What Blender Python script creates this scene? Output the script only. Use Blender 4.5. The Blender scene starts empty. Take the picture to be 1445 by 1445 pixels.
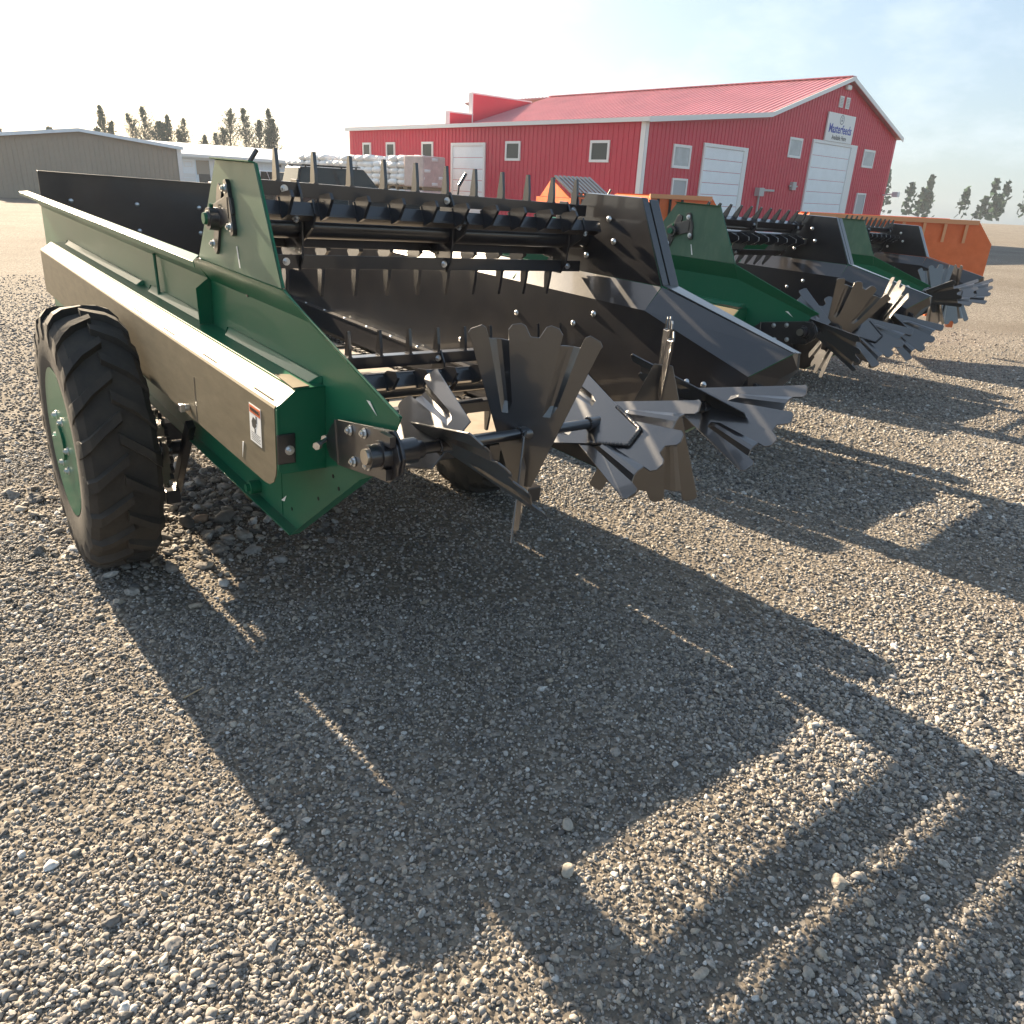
import bpy, bmesh, math, random
import numpy as np
from mathutils import Vector, Matrix
R = math.radians
SC = bpy.context.scene
COL = SC.collection
random.seed(7)

# ------------------------------------------------------------------ camera
cam_d = bpy.data.cameras.new('camera')
cam = bpy.data.objects.new('camera', cam_d)
COL.objects.link(cam)
cam_d.sensor_fit = 'HORIZONTAL'
cam_d.sensor_width = 36.0
cam_d.lens = 36.0 * 1075.0 / 1445.0
cam_d.clip_start = 0.05
cam_d.clip_end = 3000.0
CX = Vector((0.790041, -0.609969, 0.06143))
CY = Vector((-0.177537, -0.323549, -0.929406))
CZ = Vector((0.586785, 0.723363, -0.363909))
EYE = Vector((0, 0, 1.55))
m = Matrix((CX, -CY, -CZ)).transposed().to_4x4()
m.translation = EYE
cam.matrix_world = m
SC.camera = cam

# ------------------------------------------------------------------ light and sky
SUN_EL, SUN_AZ = R(24.3), R(-4.2)          # azimuth measured from +Y towards +X
sdir = Vector((math.sin(SUN_AZ) * math.cos(SUN_EL), math.cos(SUN_AZ) * math.cos(SUN_EL), math.sin(SUN_EL)))
sun_d = bpy.data.lights.new('sun', 'SUN')
sun_d.energy = 5.0
sun_d.angle = R(0.5)
sun_d.color = (1.0, 0.81, 0.58)
sun = bpy.data.objects.new('sun', sun_d)
sun.rotation_euler = sdir.to_track_quat('Z', 'Y').to_euler()
sun.location = sdir * 60
COL.objects.link(sun)

world = bpy.data.worlds.new('World')
SC.world = world
world.use_nodes = True
wn, wl = world.node_tree.nodes, world.node_tree.links
wn.clear()
w_out = wn.new('ShaderNodeOutputWorld')
w_bg = wn.new('ShaderNodeBackground')
w_sky = wn.new('ShaderNodeTexSky')
w_sky.sky_type = 'NISHITA'
w_sky.sun_disc = False
w_sky.sun_elevation = SUN_EL
w_sky.sun_rotation = SUN_AZ
w_sky.altitude = 600
w_sky.air_density = 1.2
w_sky.dust_density = 4.5
w_sky.ozone_density = 1.2
w_bg.inputs['Strength'].default_value = 0.05
# faint summer clouds low over the horizon
w_tc = wn.new('ShaderNodeTexCoord')
w_map = wn.new('ShaderNodeMapping'); w_map.inputs['Scale'].default_value = (1, 1, 2.2)
w_n = wn.new('ShaderNodeTexNoise'); w_n.inputs['Scale'].default_value = 5.5; w_n.inputs['Detail'].default_value = 8; w_n.inputs['Roughness'].default_value = 0.6
w_r = wn.new('ShaderNodeMapRange'); w_r.inputs['From Min'].default_value = 0.50; w_r.inputs['From Max'].default_value = 0.66
w_r.inputs['To Max'].default_value = 0.28
w_mix = wn.new('ShaderNodeMix'); w_mix.data_type = 'RGBA'
w_mix.inputs['B'].default_value = (7.6, 7.7, 7.9, 1)
wl.new(w_tc.outputs['Generated'], w_map.inputs['Vector'])
wl.new(w_map.outputs['Vector'], w_n.inputs['Vector'])
wl.new(w_n.outputs['Fac'], w_r.inputs['Value'])
wl.new(w_r.outputs['Result'], w_mix.inputs['Factor'])
wl.new(w_sky.outputs['Color'], w_mix.inputs['A'])
w_veil = wn.new('ShaderNodeMix'); w_veil.data_type = 'RGBA'; w_veil.inputs['Factor'].default_value = 0.34   # thin even summer haze over the whole sky
w_veil.inputs['B'].default_value = (3.3, 4.5, 5.7, 1)
wl.new(w_mix.outputs['Result'], w_veil.inputs['A'])
wl.new(w_veil.outputs['Result'], w_bg.inputs['Color'])
wl.new(w_bg.outputs['Background'], w_out.inputs['Surface'])

SC.view_settings.view_transform = 'Standard'
SC.view_settings.look = 'None'
SC.view_settings.gamma = 1.0
SC.view_settings.exposure = 2.0
SC.view_settings.use_curve_mapping = False
SC.cycles.use_denoising = True
SC.cycles.max_bounces = 8
SC.cycles.caustics_reflective = False
SC.cycles.caustics_refractive = False

# ------------------------------------------------------------------ materials
MATS = {}
def mat(name, col, rough=0.5, metal=0.0, var=0.0, vscale=6.0, dust=0.0, dustcol=(0.32, 0.27, 0.20), dscale=3.0, coat=0.0,
        bump=0.0, bscale=200.0, ior=1.5, rvar=0.0, objrand=0.0, emit=None, alpha=None, stretch=None, spec=0.5):
    if name in MATS: return MATS[name]
    M = bpy.data.materials.new(name); M.use_nodes = True
    n, l = M.node_tree.nodes, M.node_tree.links
    b = n['Principled BSDF']
    b.inputs['Roughness'].default_value = rough
    b.inputs['Metallic'].default_value = metal
    b.inputs['IOR'].default_value = ior
    b.inputs['Specular IOR Level'].default_value = spec
    b.inputs['Coat Weight'].default_value = coat
    b.inputs['Coat Roughness'].default_value = 0.06
    tc = n.new('ShaderNodeTexCoord'); vec = tc.outputs['Object']
    if stretch:
        mp = n.new('ShaderNodeMapping'); mp.inputs['Scale'].default_value = stretch
        l.new(vec, mp.inputs['Vector']); vec = mp.outputs['Vector']
    rgb = n.new('ShaderNodeRGB'); rgb.outputs[0].default_value = (*col, 1); cur = rgb.outputs[0]
    if objrand:
        oi = n.new('ShaderNodeObjectInfo'); hs = n.new('ShaderNodeHueSaturation')
        mr = n.new('ShaderNodeMapRange'); mr.inputs['To Min'].default_value = 1 - objrand; mr.inputs['To Max'].default_value = 1 + objrand
        l.new(oi.outputs['Random'], mr.inputs['Value']); l.new(mr.outputs['Result'], hs.inputs['Value']); l.new(cur, hs.inputs['Color']); cur = hs.outputs['Color']
    if var:
        nz = n.new('ShaderNodeTexNoise'); nz.inputs['Scale'].default_value = vscale; nz.inputs['Detail'].default_value = 8; nz.inputs['Roughness'].default_value = 0.65
        l.new(vec, nz.inputs['Vector'])
        mr = n.new('ShaderNodeMapRange'); mr.inputs['From Min'].default_value = 0.3; mr.inputs['From Max'].default_value = 0.7
        mr.inputs['To Min'].default_value = 1 - var; mr.inputs['To Max'].default_value = 1 + var
        hs = n.new('ShaderNodeHueSaturation')
        l.new(nz.outputs['Fac'], mr.inputs['Value']); l.new(mr.outputs['Result'], hs.inputs['Value']); l.new(cur, hs.inputs['Color']); cur = hs.outputs['Color']
    rsock = None
    if dust:
        nz = n.new('ShaderNodeTexNoise'); nz.inputs['Scale'].default_value = dscale; nz.inputs['Detail'].default_value = 10; nz.inputs['Roughness'].default_value = 0.7
        l.new(vec, nz.inputs['Vector'])
        mr = n.new('ShaderNodeMapRange'); mr.inputs['From Min'].default_value = 0.42; mr.inputs['From Max'].default_value = 0.72; mr.inputs['To Min'].default_value = dust * 0.12; mr.inputs['To Max'].default_value = dust
        l.new(nz.outputs['Fac'], mr.inputs['Value'])
        mx = n.new('ShaderNodeMix'); mx.data_type = 'RGBA'; mx.inputs['B'].default_value = (*dustcol, 1)
        l.new(mr.outputs['Result'], mx.inputs['Factor']); l.new(cur, mx.inputs['A']); cur = mx.outputs['Result']
        ad = n.new('ShaderNodeMath'); ad.operation = 'MULTIPLY_ADD'; ad.inputs[1].default_value = 0.5; ad.inputs[2].default_value = rough
        l.new(mr.outputs['Result'], ad.inputs[0]); rsock = ad.outputs[0]
    if rvar:
        nz = n.new('ShaderNodeTexNoise'); nz.inputs['Scale'].default_value = 9; nz.inputs['Detail'].default_value = 6
        l.new(vec, nz.inputs['Vector'])
        mr = n.new('ShaderNodeMapRange'); mr.inputs['From Min'].default_value = 0.3; mr.inputs['From Max'].default_value = 0.7; mr.inputs['To Min'].default_value = max(0.03, rough - rvar); mr.inputs['To Max'].default_value = rough + rvar
        l.new(nz.outputs['Fac'], mr.inputs['Value']); rsock = mr.outputs['Result']
    if rsock: l.new(rsock, b.inputs['Roughness'])
    l.new(cur, b.inputs['Base Color'])
    if bump:
        nz = n.new('ShaderNodeTexNoise'); nz.inputs['Scale'].default_value = bscale; nz.inputs['Detail'].default_value = 6
        l.new(vec, nz.inputs['Vector'])
        bp = n.new('ShaderNodeBump'); bp.inputs['Strength'].default_value = bump; bp.inputs['Distance'].default_value = 0.004
        l.new(nz.outputs['Fac'], bp.inputs['Height']); l.new(bp.outputs['Normal'], b.inputs['Normal'])
    if emit:
        b.inputs['Emission Color'].default_value = (*emit[0], 1); b.inputs['Emission Strength'].default_value = emit[1]
    MATS[name] = M
    return M

GREEN = mat('green_paint', (0.008, 0.118, 0.060), 0.34, var=0.07, vscale=2.5, dust=0.06, dustcol=(0.22, 0.27, 0.20), dscale=1.6, coat=0.10, ior=1.42, spec=.25, bump=0.015, bscale=45)
SAGE = mat('weathered_green_paint', (0.072, 0.140, 0.095), 0.36, var=0.10, vscale=3, dust=0.30, dustcol=(0.21, 0.26, 0.19), dscale=4, coat=0.05, ior=1.42, spec=.22, stretch=(1, 3, 1))
BLACK = mat('black_paint', (0.013, 0.013, 0.017), 0.28, var=0.2, dust=0.06, dustcol=(0.22, 0.18, 0.14), dscale=7, coat=0.5, ior=1.6, bump=0.04, bscale=120)
GLOSS = mat('gloss_black_paint', (0.012, 0.012, 0.015), 0.30, var=0.2, dust=0.0, dustcol=(0.25, 0.22, 0.18), dscale=9, coat=1.0, ior=1.85, bump=0.05, bscale=60)
GALV = mat('galvanised_sheet', (0.165, 0.142, 0.098), 0.62, metal=0.40, spec=.22, var=0.16, vscale=30, stretch=(1, .25, 1), dust=0.03, dustcol=(0.36, 0.28, 0.17), dscale=14, bump=0.05, bscale=160)
ZINC = mat('zinc_bolt', (0.62, 0.64, 0.66), 0.28, metal=1.0, var=0.15, vscale=60)
RUBBER = mat('tyre_rubber', (0.016, 0.015, 0.014), 0.75, var=0.3, vscale=8, dust=0.45, dustcol=(0.13, 0.105, 0.08), dscale=5, bump=0.25, bscale=60)
WHITE = mat('white_mark', (0.80, 0.80, 0.78), 0.5)
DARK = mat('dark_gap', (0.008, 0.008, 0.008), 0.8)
ORANGEP = mat('decal_orange', (0.72, 0.14, 0.03), 0.45)
PRINT = mat('decal_print', (0.03, 0.03, 0.03), 0.5)
FLOORM = mat('apron_floor', (0.36, 0.31, 0.25), 0.6, var=0.2, vscale=9, dust=0.3)
STEEL = mat('bare_steel', (0.42, 0.40, 0.37), 0.3, metal=1.0, var=0.2)
ORANGE = mat('orange_paint', (0.72, 0.13, 0.022), 0.35, var=0.12, coat=0.2, dust=0.12)

# ------------------------------------------------------------------ mesh helpers
def tag(o, label=None, cat=None, group=None, kind=None):
    if label: o['label'] = label
    if cat: o['category'] = cat
    if group: o['group'] = group
    if kind: o['kind'] = kind
    return o

def empty(name, loc=(0, 0, 0), mw=None):
    o = bpy.data.objects.new(name, None); COL.objects.link(o)
    o.empty_display_size = 0.2
    if mw is not None: o.matrix_world = mw
    else: o.location = loc
    return o

class MB:
    def __init__(s): s.v = []; s.f = []; s.mi = []
    def add(s, vs, fs, mi=0):
        k = len(s.v); s.v += [tuple(p) for p in vs]
        for i, f in enumerate(fs):
            s.f.append([k + j for j in f]); s.mi.append(mi[i] if isinstance(mi, (list, tuple)) else mi)
        return s
    def box(s, x0, x1, y0, y1, z0, z1, mi=0):
        if x0 > x1: x0, x1 = x1, x0
        if y0 > y1: y0, y1 = y1, y0
        if z0 > z1: z0, z1 = z1, z0
        vs = [(x, y, z) for z in (z0, z1) for y in (y0, y1) for x in (x0, x1)]
        return s.add(vs, [(0, 2, 3, 1), (4, 5, 7, 6), (0, 1, 5, 4), (2, 6, 7, 3), (0, 4, 6, 2), (1, 3, 7, 5)], mi)
    def poly(s, pts, off, mf=0, mb=None, ms=None):
        """plate: outline pts (3-D), thickened by the vector off; mf front material, mb back, ms edge"""
        n = len(pts); o = Vector(off)
        mb = mf if mb is None else mb; ms = mf if ms is None else ms
        vs = [Vector(p) for p in pts] + [Vector(p) + o for p in pts]
        fs = [tuple(range(n - 1, -1, -1)), tuple(range(n, 2 * n))] + [(i, (i + 1) % n, n + (i + 1) % n, n + i) for i in range(n)]
        nn = sum(((vs[i] - vs[0]).cross(vs[i + 1] - vs[0]) for i in range(1, n - 1)), Vector())
        if nn.dot(o) < 0: fs = [tuple(reversed(f)) for f in fs]
        return s.add(vs, fs, [mf, mb] + [ms] * n)
    def tube(s, p0, p1, r0, r1=None, n=14, mi=0, cap=True):
        r1 = r0 if r1 is None else r1
        p0, p1 = Vector(p0), Vector(p1); d = (p1 - p0).normalized()
        a = d.orthogonal().normalized(); b = d.cross(a)
        vs = [p0 + (a * math.cos(t) + b * math.sin(t)) * r0 for t in [2 * math.pi * i / n for i in range(n)]]
        vs += [p1 + (a * math.cos(t) + b * math.sin(t)) * r1 for t in [2 * math.pi * i / n for i in range(n)]]
        fs = [(i, (i + 1) % n, n + (i + 1) % n, n + i) for i in range(n)]
        if cap: fs += [tuple(range(n - 1, -1, -1)), tuple(range(n, 2 * n))]
        return s.add(vs, fs, mi)
    def dome(s, c, d, r, h, n=10, rings=3, mi=0):
        c, d = Vector(c), Vector(d).normalized(); a = d.orthogonal().normalized(); b = d.cross(a)
        vs = []; fs = []
        for k in range(rings):
            t = k / rings * math.pi / 2
            for i in range(n):
                q = 2 * math.pi * i / n
                vs.append(c + (a * math.cos(q) + b * math.sin(q)) * r * math.cos(t) + d * h * math.sin(t))
        vs.append(c + d * h)
        for k in range(rings - 1):
            for i in range(n): fs.append((k * n + i, k * n + (i + 1) % n, (k + 1) * n + (i + 1) % n, (k + 1) * n + i))
        for i in range(n): fs.append(((rings - 1) * n + i, (rings - 1) * n + (i + 1) % n, rings * n))
        fs.append(tuple(range(n - 1, -1, -1)))
        return s.add(vs, fs, mi)
    def hexa(s, c, d, r, h, mi=0): return s.tube(c, Vector(c) + Vector(d).normalized() * h, r, n=6, mi=mi)
    def mesh(s, name, mats, smooth=False, ang=35):
        me = bpy.data.meshes.new(name)
        me.from_pydata(s.v, [], s.f)
        for M in (mats if isinstance(mats, (list, tuple)) else [mats]): me.materials.append(M)
        me.polygons.foreach_set('material_index', s.mi)
        bm = bmesh.new(); bm.from_mesh(me); bmesh.ops.recalc_face_normals(bm, faces=bm.faces); bm.to_mesh(me); bm.free()
        if smooth:
            me.polygons.foreach_set('use_smooth', [True] * len(me.polygons))
            me.set_sharp_from_angle(angle=R(ang))
        me.update()
        return me
    def build(s, name, mats, parent=None, smooth=False, bev=0.0, loc=None, ang=35):
        return place(s.mesh(name, mats, smooth, ang), name, parent, loc, bev)

def place(me, name, parent=None, loc=None, bev=0.0, mx=None):
    o = bpy.data.objects.new(name, me); COL.objects.link(o)
    if parent is not None: o.parent = parent
    if mx is not None: o.matrix_basis = mx
    elif loc is not None: o.location = loc
    if bev:
        b = o.modifiers.new('edge', 'BEVEL'); b.width = bev; b.segments = 2; b.limit_method = 'ANGLE'; b.angle_limit = R(40)
    return o

def copy_tree(o, parent=None):
    c = o.copy(); COL.objects.link(c)
    if parent is not None: c.parent = parent; c.matrix_parent_inverse = o.matrix_parent_inverse
    for ch in o.children: copy_tree(ch, c)
    return c

# ------------------------------------------------------------------ the manure spreader (local: x lateral, y towards the drawbar, z up)
TILT = R(2.13)
GB = [GREEN, BLACK]                      # green outside, black inside

def bolt_mesh(r=0.008, h=0.008, washer=0.0135):
    b = MB(); b.tube((0, 0, 0), (0, 0, 0.0022), washer, n=12); b.hexa((0, 0, 0.0022), (0, 0, 1), r * 1.15, h); b.tube((0, 0, h), (0, 0, h + 0.006), r * 0.55, n=8)
    return b.mesh('bolt', ZINC)
BOLT = bolt_mesh()
def carriage_mesh():
    b = MB(); b.dome((0, 0, 0), (0, 0, 1), 0.0125, 0.009, 12, 4); return b.mesh('carriage_bolt', ZINC, True, 60)
CBOLT = carriage_mesh()
def bolt_at(p, d, parent, me=None, s=1.0, name='bolt'):
    q = Vector(d).to_track_quat('Z', 'Y')
    return place(me or BOLT, name, parent, mx=Matrix.LocRotScale(Vector(p), q, Vector((s, s, s))))

def paddle_mesh(apex=-.15):
    outer = [-.167, -.117, -.100, -.086, -.066, 0.0, .066, .086, .100, .117, .167]
    hgt = [0, 0, 1, 1, 0, 0, 0, 1, 1, 0, 0]
    rows = [apex, .050, .080, .16, .240]
    b = MB(); vs = []; fs = []
    for k, r in enumerate(rows):
        w = 0.028 + (0.167 - 0.028) * (r + .15) / (.240 + .15)
        for a, h in zip(outer, hgt):
            vs.append((a / .167 * w, r, -h * (0.009 if k >= 2 else 0.0)))
    n = len(outer)
    for k in range(len(rows) - 1):
        for i in range(n - 1): fs.append((k * n + i, k * n + i + 1, (k + 1) * n + i + 1, (k + 1) * n + i))
    base = (len(rows) - 1) * n
    def tooth(i0, mids, i1):
        k = len(vs); vs.extend((a, r, 0) for a, r in mids)
        fs.append([base + i for i in range(i0, i1 + 1)] + [k + j for j in range(len(mids) - 1, -1, -1)])
    tooth(0, [(-.172, .248), (-.166, .258), (-.138, .271), (-.127, .266)], 1)
    tooth(4, [(-.070, .266), (-.060, .280), (-.038, .285), (-.026, .280), (-.011, .254), (.011, .254), (.026, .282), (.038, .287), (.060, .281), (.070, .267)], 6)
    tooth(9, [(.127, .267), (.138, .272), (.166, .260), (.172, .248)], 10)
    b.add(vs, fs)
    return b.mesh('paddle', GLOSS)
PADDLE, PADDLE_CUT = paddle_mesh(), paddle_mesh(-.012)      # full blade, and blade cut off at the shaft

def spike_mesh():
    b = MB()                                        # radial = +Z, plate lies across the bar
    prof = [(-.017, 0), (.017, 0), (.0165, .022), (.008, .088), (-.004, .090), (-.015, .030)]
    b.poly([(-.0055, y, z) for y, z in prof], (.011, 0, 0))
    b.box(-.008, .008, -.018, .018, -.004, .003)
    return b.mesh('spike', BLACK)
SPIKE = spike_mesh()
def fin_mesh():
    b = MB(); b.poly([(-.005, y, z) for y, z in [(-.034, 0), (.030, 0), (.034, .022), (.014, .084), (-.008, .088), (-.037, .034)]], (.010, 0, 0)); b.box(-.008, .008, -.034, .030, -.004, .003)
    return b.mesh('spike', BLACK)
FIN = fin_mesh()

def make_spreader():
    root = empty('manure_spreader')
    S = lambda b, name, mats, parent=root, **k: b.build(name, mats, parent, **k)
    F = 2.75                                        # front of the box
    for s in (-1, 1):
        o = s * 0.004                               # outward plate thickness
        # side wall
        b = MB(); prof = [(F, .634), (-1.458, .634), (-1.924, .982), (-2.040, 1.140), (-2.055, 1.170), (-1.555, 1.303), (F, 1.303)]
        b.poly([(s * .66, y, z) for y, z in prof], (o, 0, 0), 1, 0, 0)
        wall = S(b, 'side_wall', GB)
        b = MB(); b.poly([(s * .66, -1.458, .634), (s * .66, -1.924, .982), (s * .695, -1.915, .975), (s * .695, -1.450, .626)], (0, .004, -.004))
        b.poly([(s * .664, -1.458, .634), (s * .664, F, .634), (s * .70, F, .634), (s * .70, -1.458, .634)], (0, 0, -.004))
        S(b, 'bottom_flange', GREEN, wall)
        b = MB(); b.poly([(s * .66, -1.555, 1.303), (s * .66, F, 1.303), (s * .732, F, 1.388), (s * .732, -1.555, 1.388)], (s * .003, 0, -.0026), 1, 0, 0)
        S(b, 'flare_panel', GB)
        # rear wing: the wall's sloping top edge folded outwards
        tipf = (.742, -2.150, 1.262) if s > 0 else (-.700, -2.115, 1.197)
        b = MB(); b.poly([(s * .66, -1.555, 1.303), (s * .66, -2.055, 1.170), tipf, (s * .732, -1.560, 1.388)], (s * .003, 0, -.0026), 1, 0, 0)
        S(b, 'wing_flare', GB)
        if s > 0:
            b = MB(); b.poly([(.66, -2.055, 1.170), (.742, -2.150, 1.262), (.79, -2.146, 1.262), (.79, -2.155, 1.205), (.70, -2.06, 1.02), (.664, -1.99, 1.02)], (0, .004, 0), 1, 1, 1)
            S(b, 'end_flange', GB)
        # two folded lips down the back of tower and wing
        t0, t1, t2 = Vector((s * .732, -1.395, 1.685)), Vector((s * .735, -1.560, 1.392)), Vector(tipf)
        if s > 0:
            b = MB()
            for u0, u1, h in ((.000, .032, .004), (.042, .090, .0)):
                d0, d1 = Vector((u0, 0, 0)), Vector((u1, 0, 0)); up = Vector((0, 0, h))
                b.poly([t0 + d0 + up, t1 + d0 + up, t1 + d1 + up, t0 + d1 + up], (0, .006, 0))
                e = 0.55
                b.poly([t1 + d0 + up, t2 + d0 * e + up, t2 + d1 * e + up, t1 + d1 + up], (0, .004, -.003))
            S(b, 'edge_lip', BLACK, bev=.0015)
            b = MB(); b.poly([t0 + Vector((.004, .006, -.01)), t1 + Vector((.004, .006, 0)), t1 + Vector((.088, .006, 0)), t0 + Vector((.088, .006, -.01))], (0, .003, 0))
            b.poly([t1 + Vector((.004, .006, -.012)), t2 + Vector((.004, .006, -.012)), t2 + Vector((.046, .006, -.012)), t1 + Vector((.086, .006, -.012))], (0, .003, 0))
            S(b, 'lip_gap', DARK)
        else:
            b = MB(); b.poly([t0, t1, t1 + Vector((.006, .001, 0)), t0 + Vector((.006, .001, 0))], (0, .003, 0))
            b.tube((-.662, -1.565, 1.303), (-.662, -2.055, 1.172), .004, n=8); b.tube((-.733, -1.560, 1.388), (-.662, -1.563, 1.303), .004, n=8)
            S(b, 'edge_lip', GREEN)
        # tower that carries the upper beater
        b = MB(); prof = [(-1.090, 1.684), (-1.395, 1.684), (-1.555, 1.390), (-.871, 1.388)]
        b.poly([(s * .732, y, z) for y, z in prof], (s * .005, 0, 0), 1, 0, 0)
        tower = S(b, 'beater_tower', [SAGE, BLACK])
        if s < 0: tower['label'] = 'dusty green tower plate carrying the beater bearing'
        b = MB(); b.poly([(s * .732, -1.085, 1.684), (s * .732, -1.395, 1.684), (s * .752, -1.395, 1.687), (s * .752, -1.085, 1.687)], (0, 0, .003))
        S(b, 'top_flange', GREEN if s < 0 else BLACK, tower)
        # bearing on the tower: slotted straps, housing, greased cap
        b = MB(); P = lambda y, z: Vector((s * .745, y, z))
        def strap(a, c, w, t=.010):
            a, c = Vector((s * .737, *a)), Vector((s * .737, *c)); d = (c - a).normalized(); q = d.cross(Vector((1, 0, 0))) * w
            b.poly([a - d * w + q * .6, a - d * w * .2 + q, c + d * w * .2 + q, c + d * w + q * .6, c + d * w - q * .6, c + d * w * .2 - q, a - d * w * .2 - q, a - d * w - q * .6], (s * t, 0, 0))
        strap((-1.196, 1.618), (-1.228, 1.506), .017, .012); strap((-1.13, 1.600), (-1.07, 1.445), .020, .008); strap((-1.20, 1.560), (-1.09, 1.53), .035, .010)
        br = S(b, 'bearing_bracket', BLACK, bev=.001)
        b = MB(); b.tube((s * .744, -1.10, 1.524), (s * .772, -1.10, 1.524), .033, .031, 22); b.tube((s * .772, -1.10, 1.524), (s * .777, -1.10, 1.524), .022, .021, 18)
        S(b, 'bearing_housing', BLACK, br, smooth=True); b = MB(); b.hexa((s * .76, -1.10, 1.556), (0, -.3, 1), .006, .010); S(b, 'grease_fitting', GREEN, br)
        b = MB(); b.tube((s * .777, -1.10, 1.524), (s * .785, -1.10, 1.524), .018, .016, 16)
        S(b, 'bearing_cap', GREEN, br, smooth=True)
        for y, z in ((-1.196, 1.612), (-1.225, 1.512), (-1.072, 1.452)): bolt_at((s * .749, y, z), (s, 0, 0), br)
        b = MB(); b.box(s * .7495, s * .7505, -1.214, -1.208, 1.535, 1.590); S(b, 'slot', DARK, br)
        # top lip of the long side, forward of the tower
        b = MB(); b.poly([(s * .728, -.840, 1.390), (s * .728, F, 1.390), (s * .778, F, 1.383), (s * .782, -.955, 1.383)], (0, 0, .003))
        b.poly([(s * .778, -.955, 1.384), (s * .778, F, 1.384), (s * .774, F, 1.366), (s * .774, -.955, 1.366)], (s * .003, 0, 0))
        S(b, 'top_lip', GREEN, bev=.001)
        # gusset, rod, shelf with beads
        b = MB(); b.poly([(s * .664, -.742, 1.15), (s * .712, -.742, 1.15), (s * .716, -.742, 1.272), (s * .674, -.742, 1.306), (s * .705, -.742, 1.352), (s * .664, -.742, 1.312)], (0, .006, 0))
        S(b, 'gusset', GREEN, bev=.001)
        b = MB(); b.tube((s * .680, -.115, 1.15), (s * .678, -.082, 1.310), .006, n=8); b.dome((s * .678, -.082, 1.310), (0, 0, 1), .009, .006)
        S(b, 'support_rod', GREEN, smooth=True)
        b = MB(); b.poly([(s * .664, -1.655, 1.146), (s * .664, 2.0, 1.146), (s * .748, 2.0, 1.143), (s * .748, -1.655, 1.143)], (0, 0, .004))
        shelf = S(b, 'shelf', GREEN)
        for y0, y1 in ((-1.64, -.90), (-.72, .06), (.18, 1.9)):
            b = MB(); b.poly([(s * .664, y0, 1.172), (s * .664, y1, 1.172), (s * .672, y1 - .01, 1.168), (s * .690, y1 - .035, 1.150), (s * .690, y0 + .035, 1.150), (s * .672, y0 + .01, 1.168)], (0, 0, -.02))
            S(b, 'bead', GREEN, shelf, bev=.003)
        # galvanised chain guard on the outside
        gd = [(.742, 1.147), (.785, 1.112), (.800, 1.104), (.8035, 1.098), (.8035, .866)]
        b = MB(); fr, bk = 2.0, -1.648
        ys = [bk, bk + .008, bk + .025, bk + .055, bk + .09, -.951, -.949, fr]
        vs = []; fs = []
        for y in ys:
            for k, (u, z) in enumerate(gd):
                zz = z
                if k == 4: zz = {bk: .935, bk + .008: .908, bk + .025: .883, bk + .055: .867}.get(y, .862)
                vs.append((s * u, y, zz))
        n = len(gd)
        for i in range(len(ys) - 1):
            for k in range(n - 1): fs.append((i * n + k, i * n + k + 1, (i + 1) * n + k + 1, (i + 1) * n + k))
        b.add(vs, fs)
        guard = S(b, 'chain_guard', GALV)
        so = guard.modifiers.new('sheet', 'SOLIDIFY'); so.thickness = .003; so.offset = 0
        b = MB(); b.poly([(s * .706, -1.648, 1.1505), (s * .706, -1.515, 1.1505), (s * .742, -1.50, 1.1505), (s * .752, -1.648, 1.1485)], (0, 0, .002)); S(b, 'guard_tab', GALV, guard)
        for y0, y1 in ((-.28, -.15), (-.712, -.58), (-1.152, -1.027), (-1.609, -1.473)):
            b = MB(); b.box(s * .789, s * .7935, y0, y1, 1.1085, 1.112); S(b, 'slot', DARK, guard)
        b = MB(); b.box(s * .8045, s * .8055, -.956, -.948, .872, 1.02); S(b, 'seam', STEEL, guard)
        b = MB(); b.tube((s * .806, -.872, .895), (s * .822, -.872, .896), .012, n=10); b.box(s * .822, s * .838, -.884, -.860, .882, .908); S(b, 'guard_latch', ZINC, guard, bev=.002)
        # end plate closing the guard
        b = MB(); b.poly([(s * .664, -1.655, 1.150), (s * .743, -1.655, 1.1485), (s * .786, -1.655, 1.1135), (s * .801, -1.655, 1.1045), (s * .803, -1.655, 1.096), (s * .800, -1.655, .925), (s * .79, -1.655, .915), (s * .664, -1.655, .915)], (0, .004, 0))
        b.box(s * .797, s * .803, -1.660, -1.640, .93, 1.098)
        S(b, 'guard_end_plate', GREEN, bev=.001)
        b = MB(); b.box(s * .754, s * .806, -1.662, -1.6555, .945, 1.030); brk = S(b, 'guard_bracket', BLACK, bev=.004); bolt_at((s * .772, -1.662, .984), (0, -1, 0), brk)
        # bearing plate of the expeller
        b = MB(); o2 = [(-1.715, 1.028), (-1.745, 1.068), (-1.776, 1.093), (-2.074, 1.150), (-2.103, 1.128), (-2.122, 1.097), (-2.115, 1.06), (-2.090, 1.035), (-1.970, 1.002), (-1.795, .972), (-1.735, .978), (-1.718, 1.0)]
        b.poly([(s * .683, y, z) for y, z in o2], (s * .008, 0, 0))
        b.poly([(s * .691, y, z) for y, z in [(-1.985, 1.132), (-2.06, 1.145), (-2.10, 1.12), (-2.115, 1.09), (-2.105, 1.05), (-2.07, 1.02), (-1.99, 1.01)]], (s * .006, 0, 0))
        b.poly([(s * .691, -1.794, .9735), (s * .691, -1.776, 1.092), (s * .694, -1.772, 1.092), (s * .694, -1.790, .9735)], (0, .004, 0))
        bp = S(b, 'bearing_plate', BLACK, bev=.0012)
        for y, z in ((-1.858, 1.088), (-1.935, 1.103), (-1.880, 1.012), (-1.955, 1.026)):
            bolt_at((s * .692, y, z), (s, 0, 0), bp, s=1.0); bb = MB(); bb.tube((s * .664, y, z), (s * .683, y, z), .008, n=8); S(bb, 'spacer', ZINC, bp)
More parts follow.
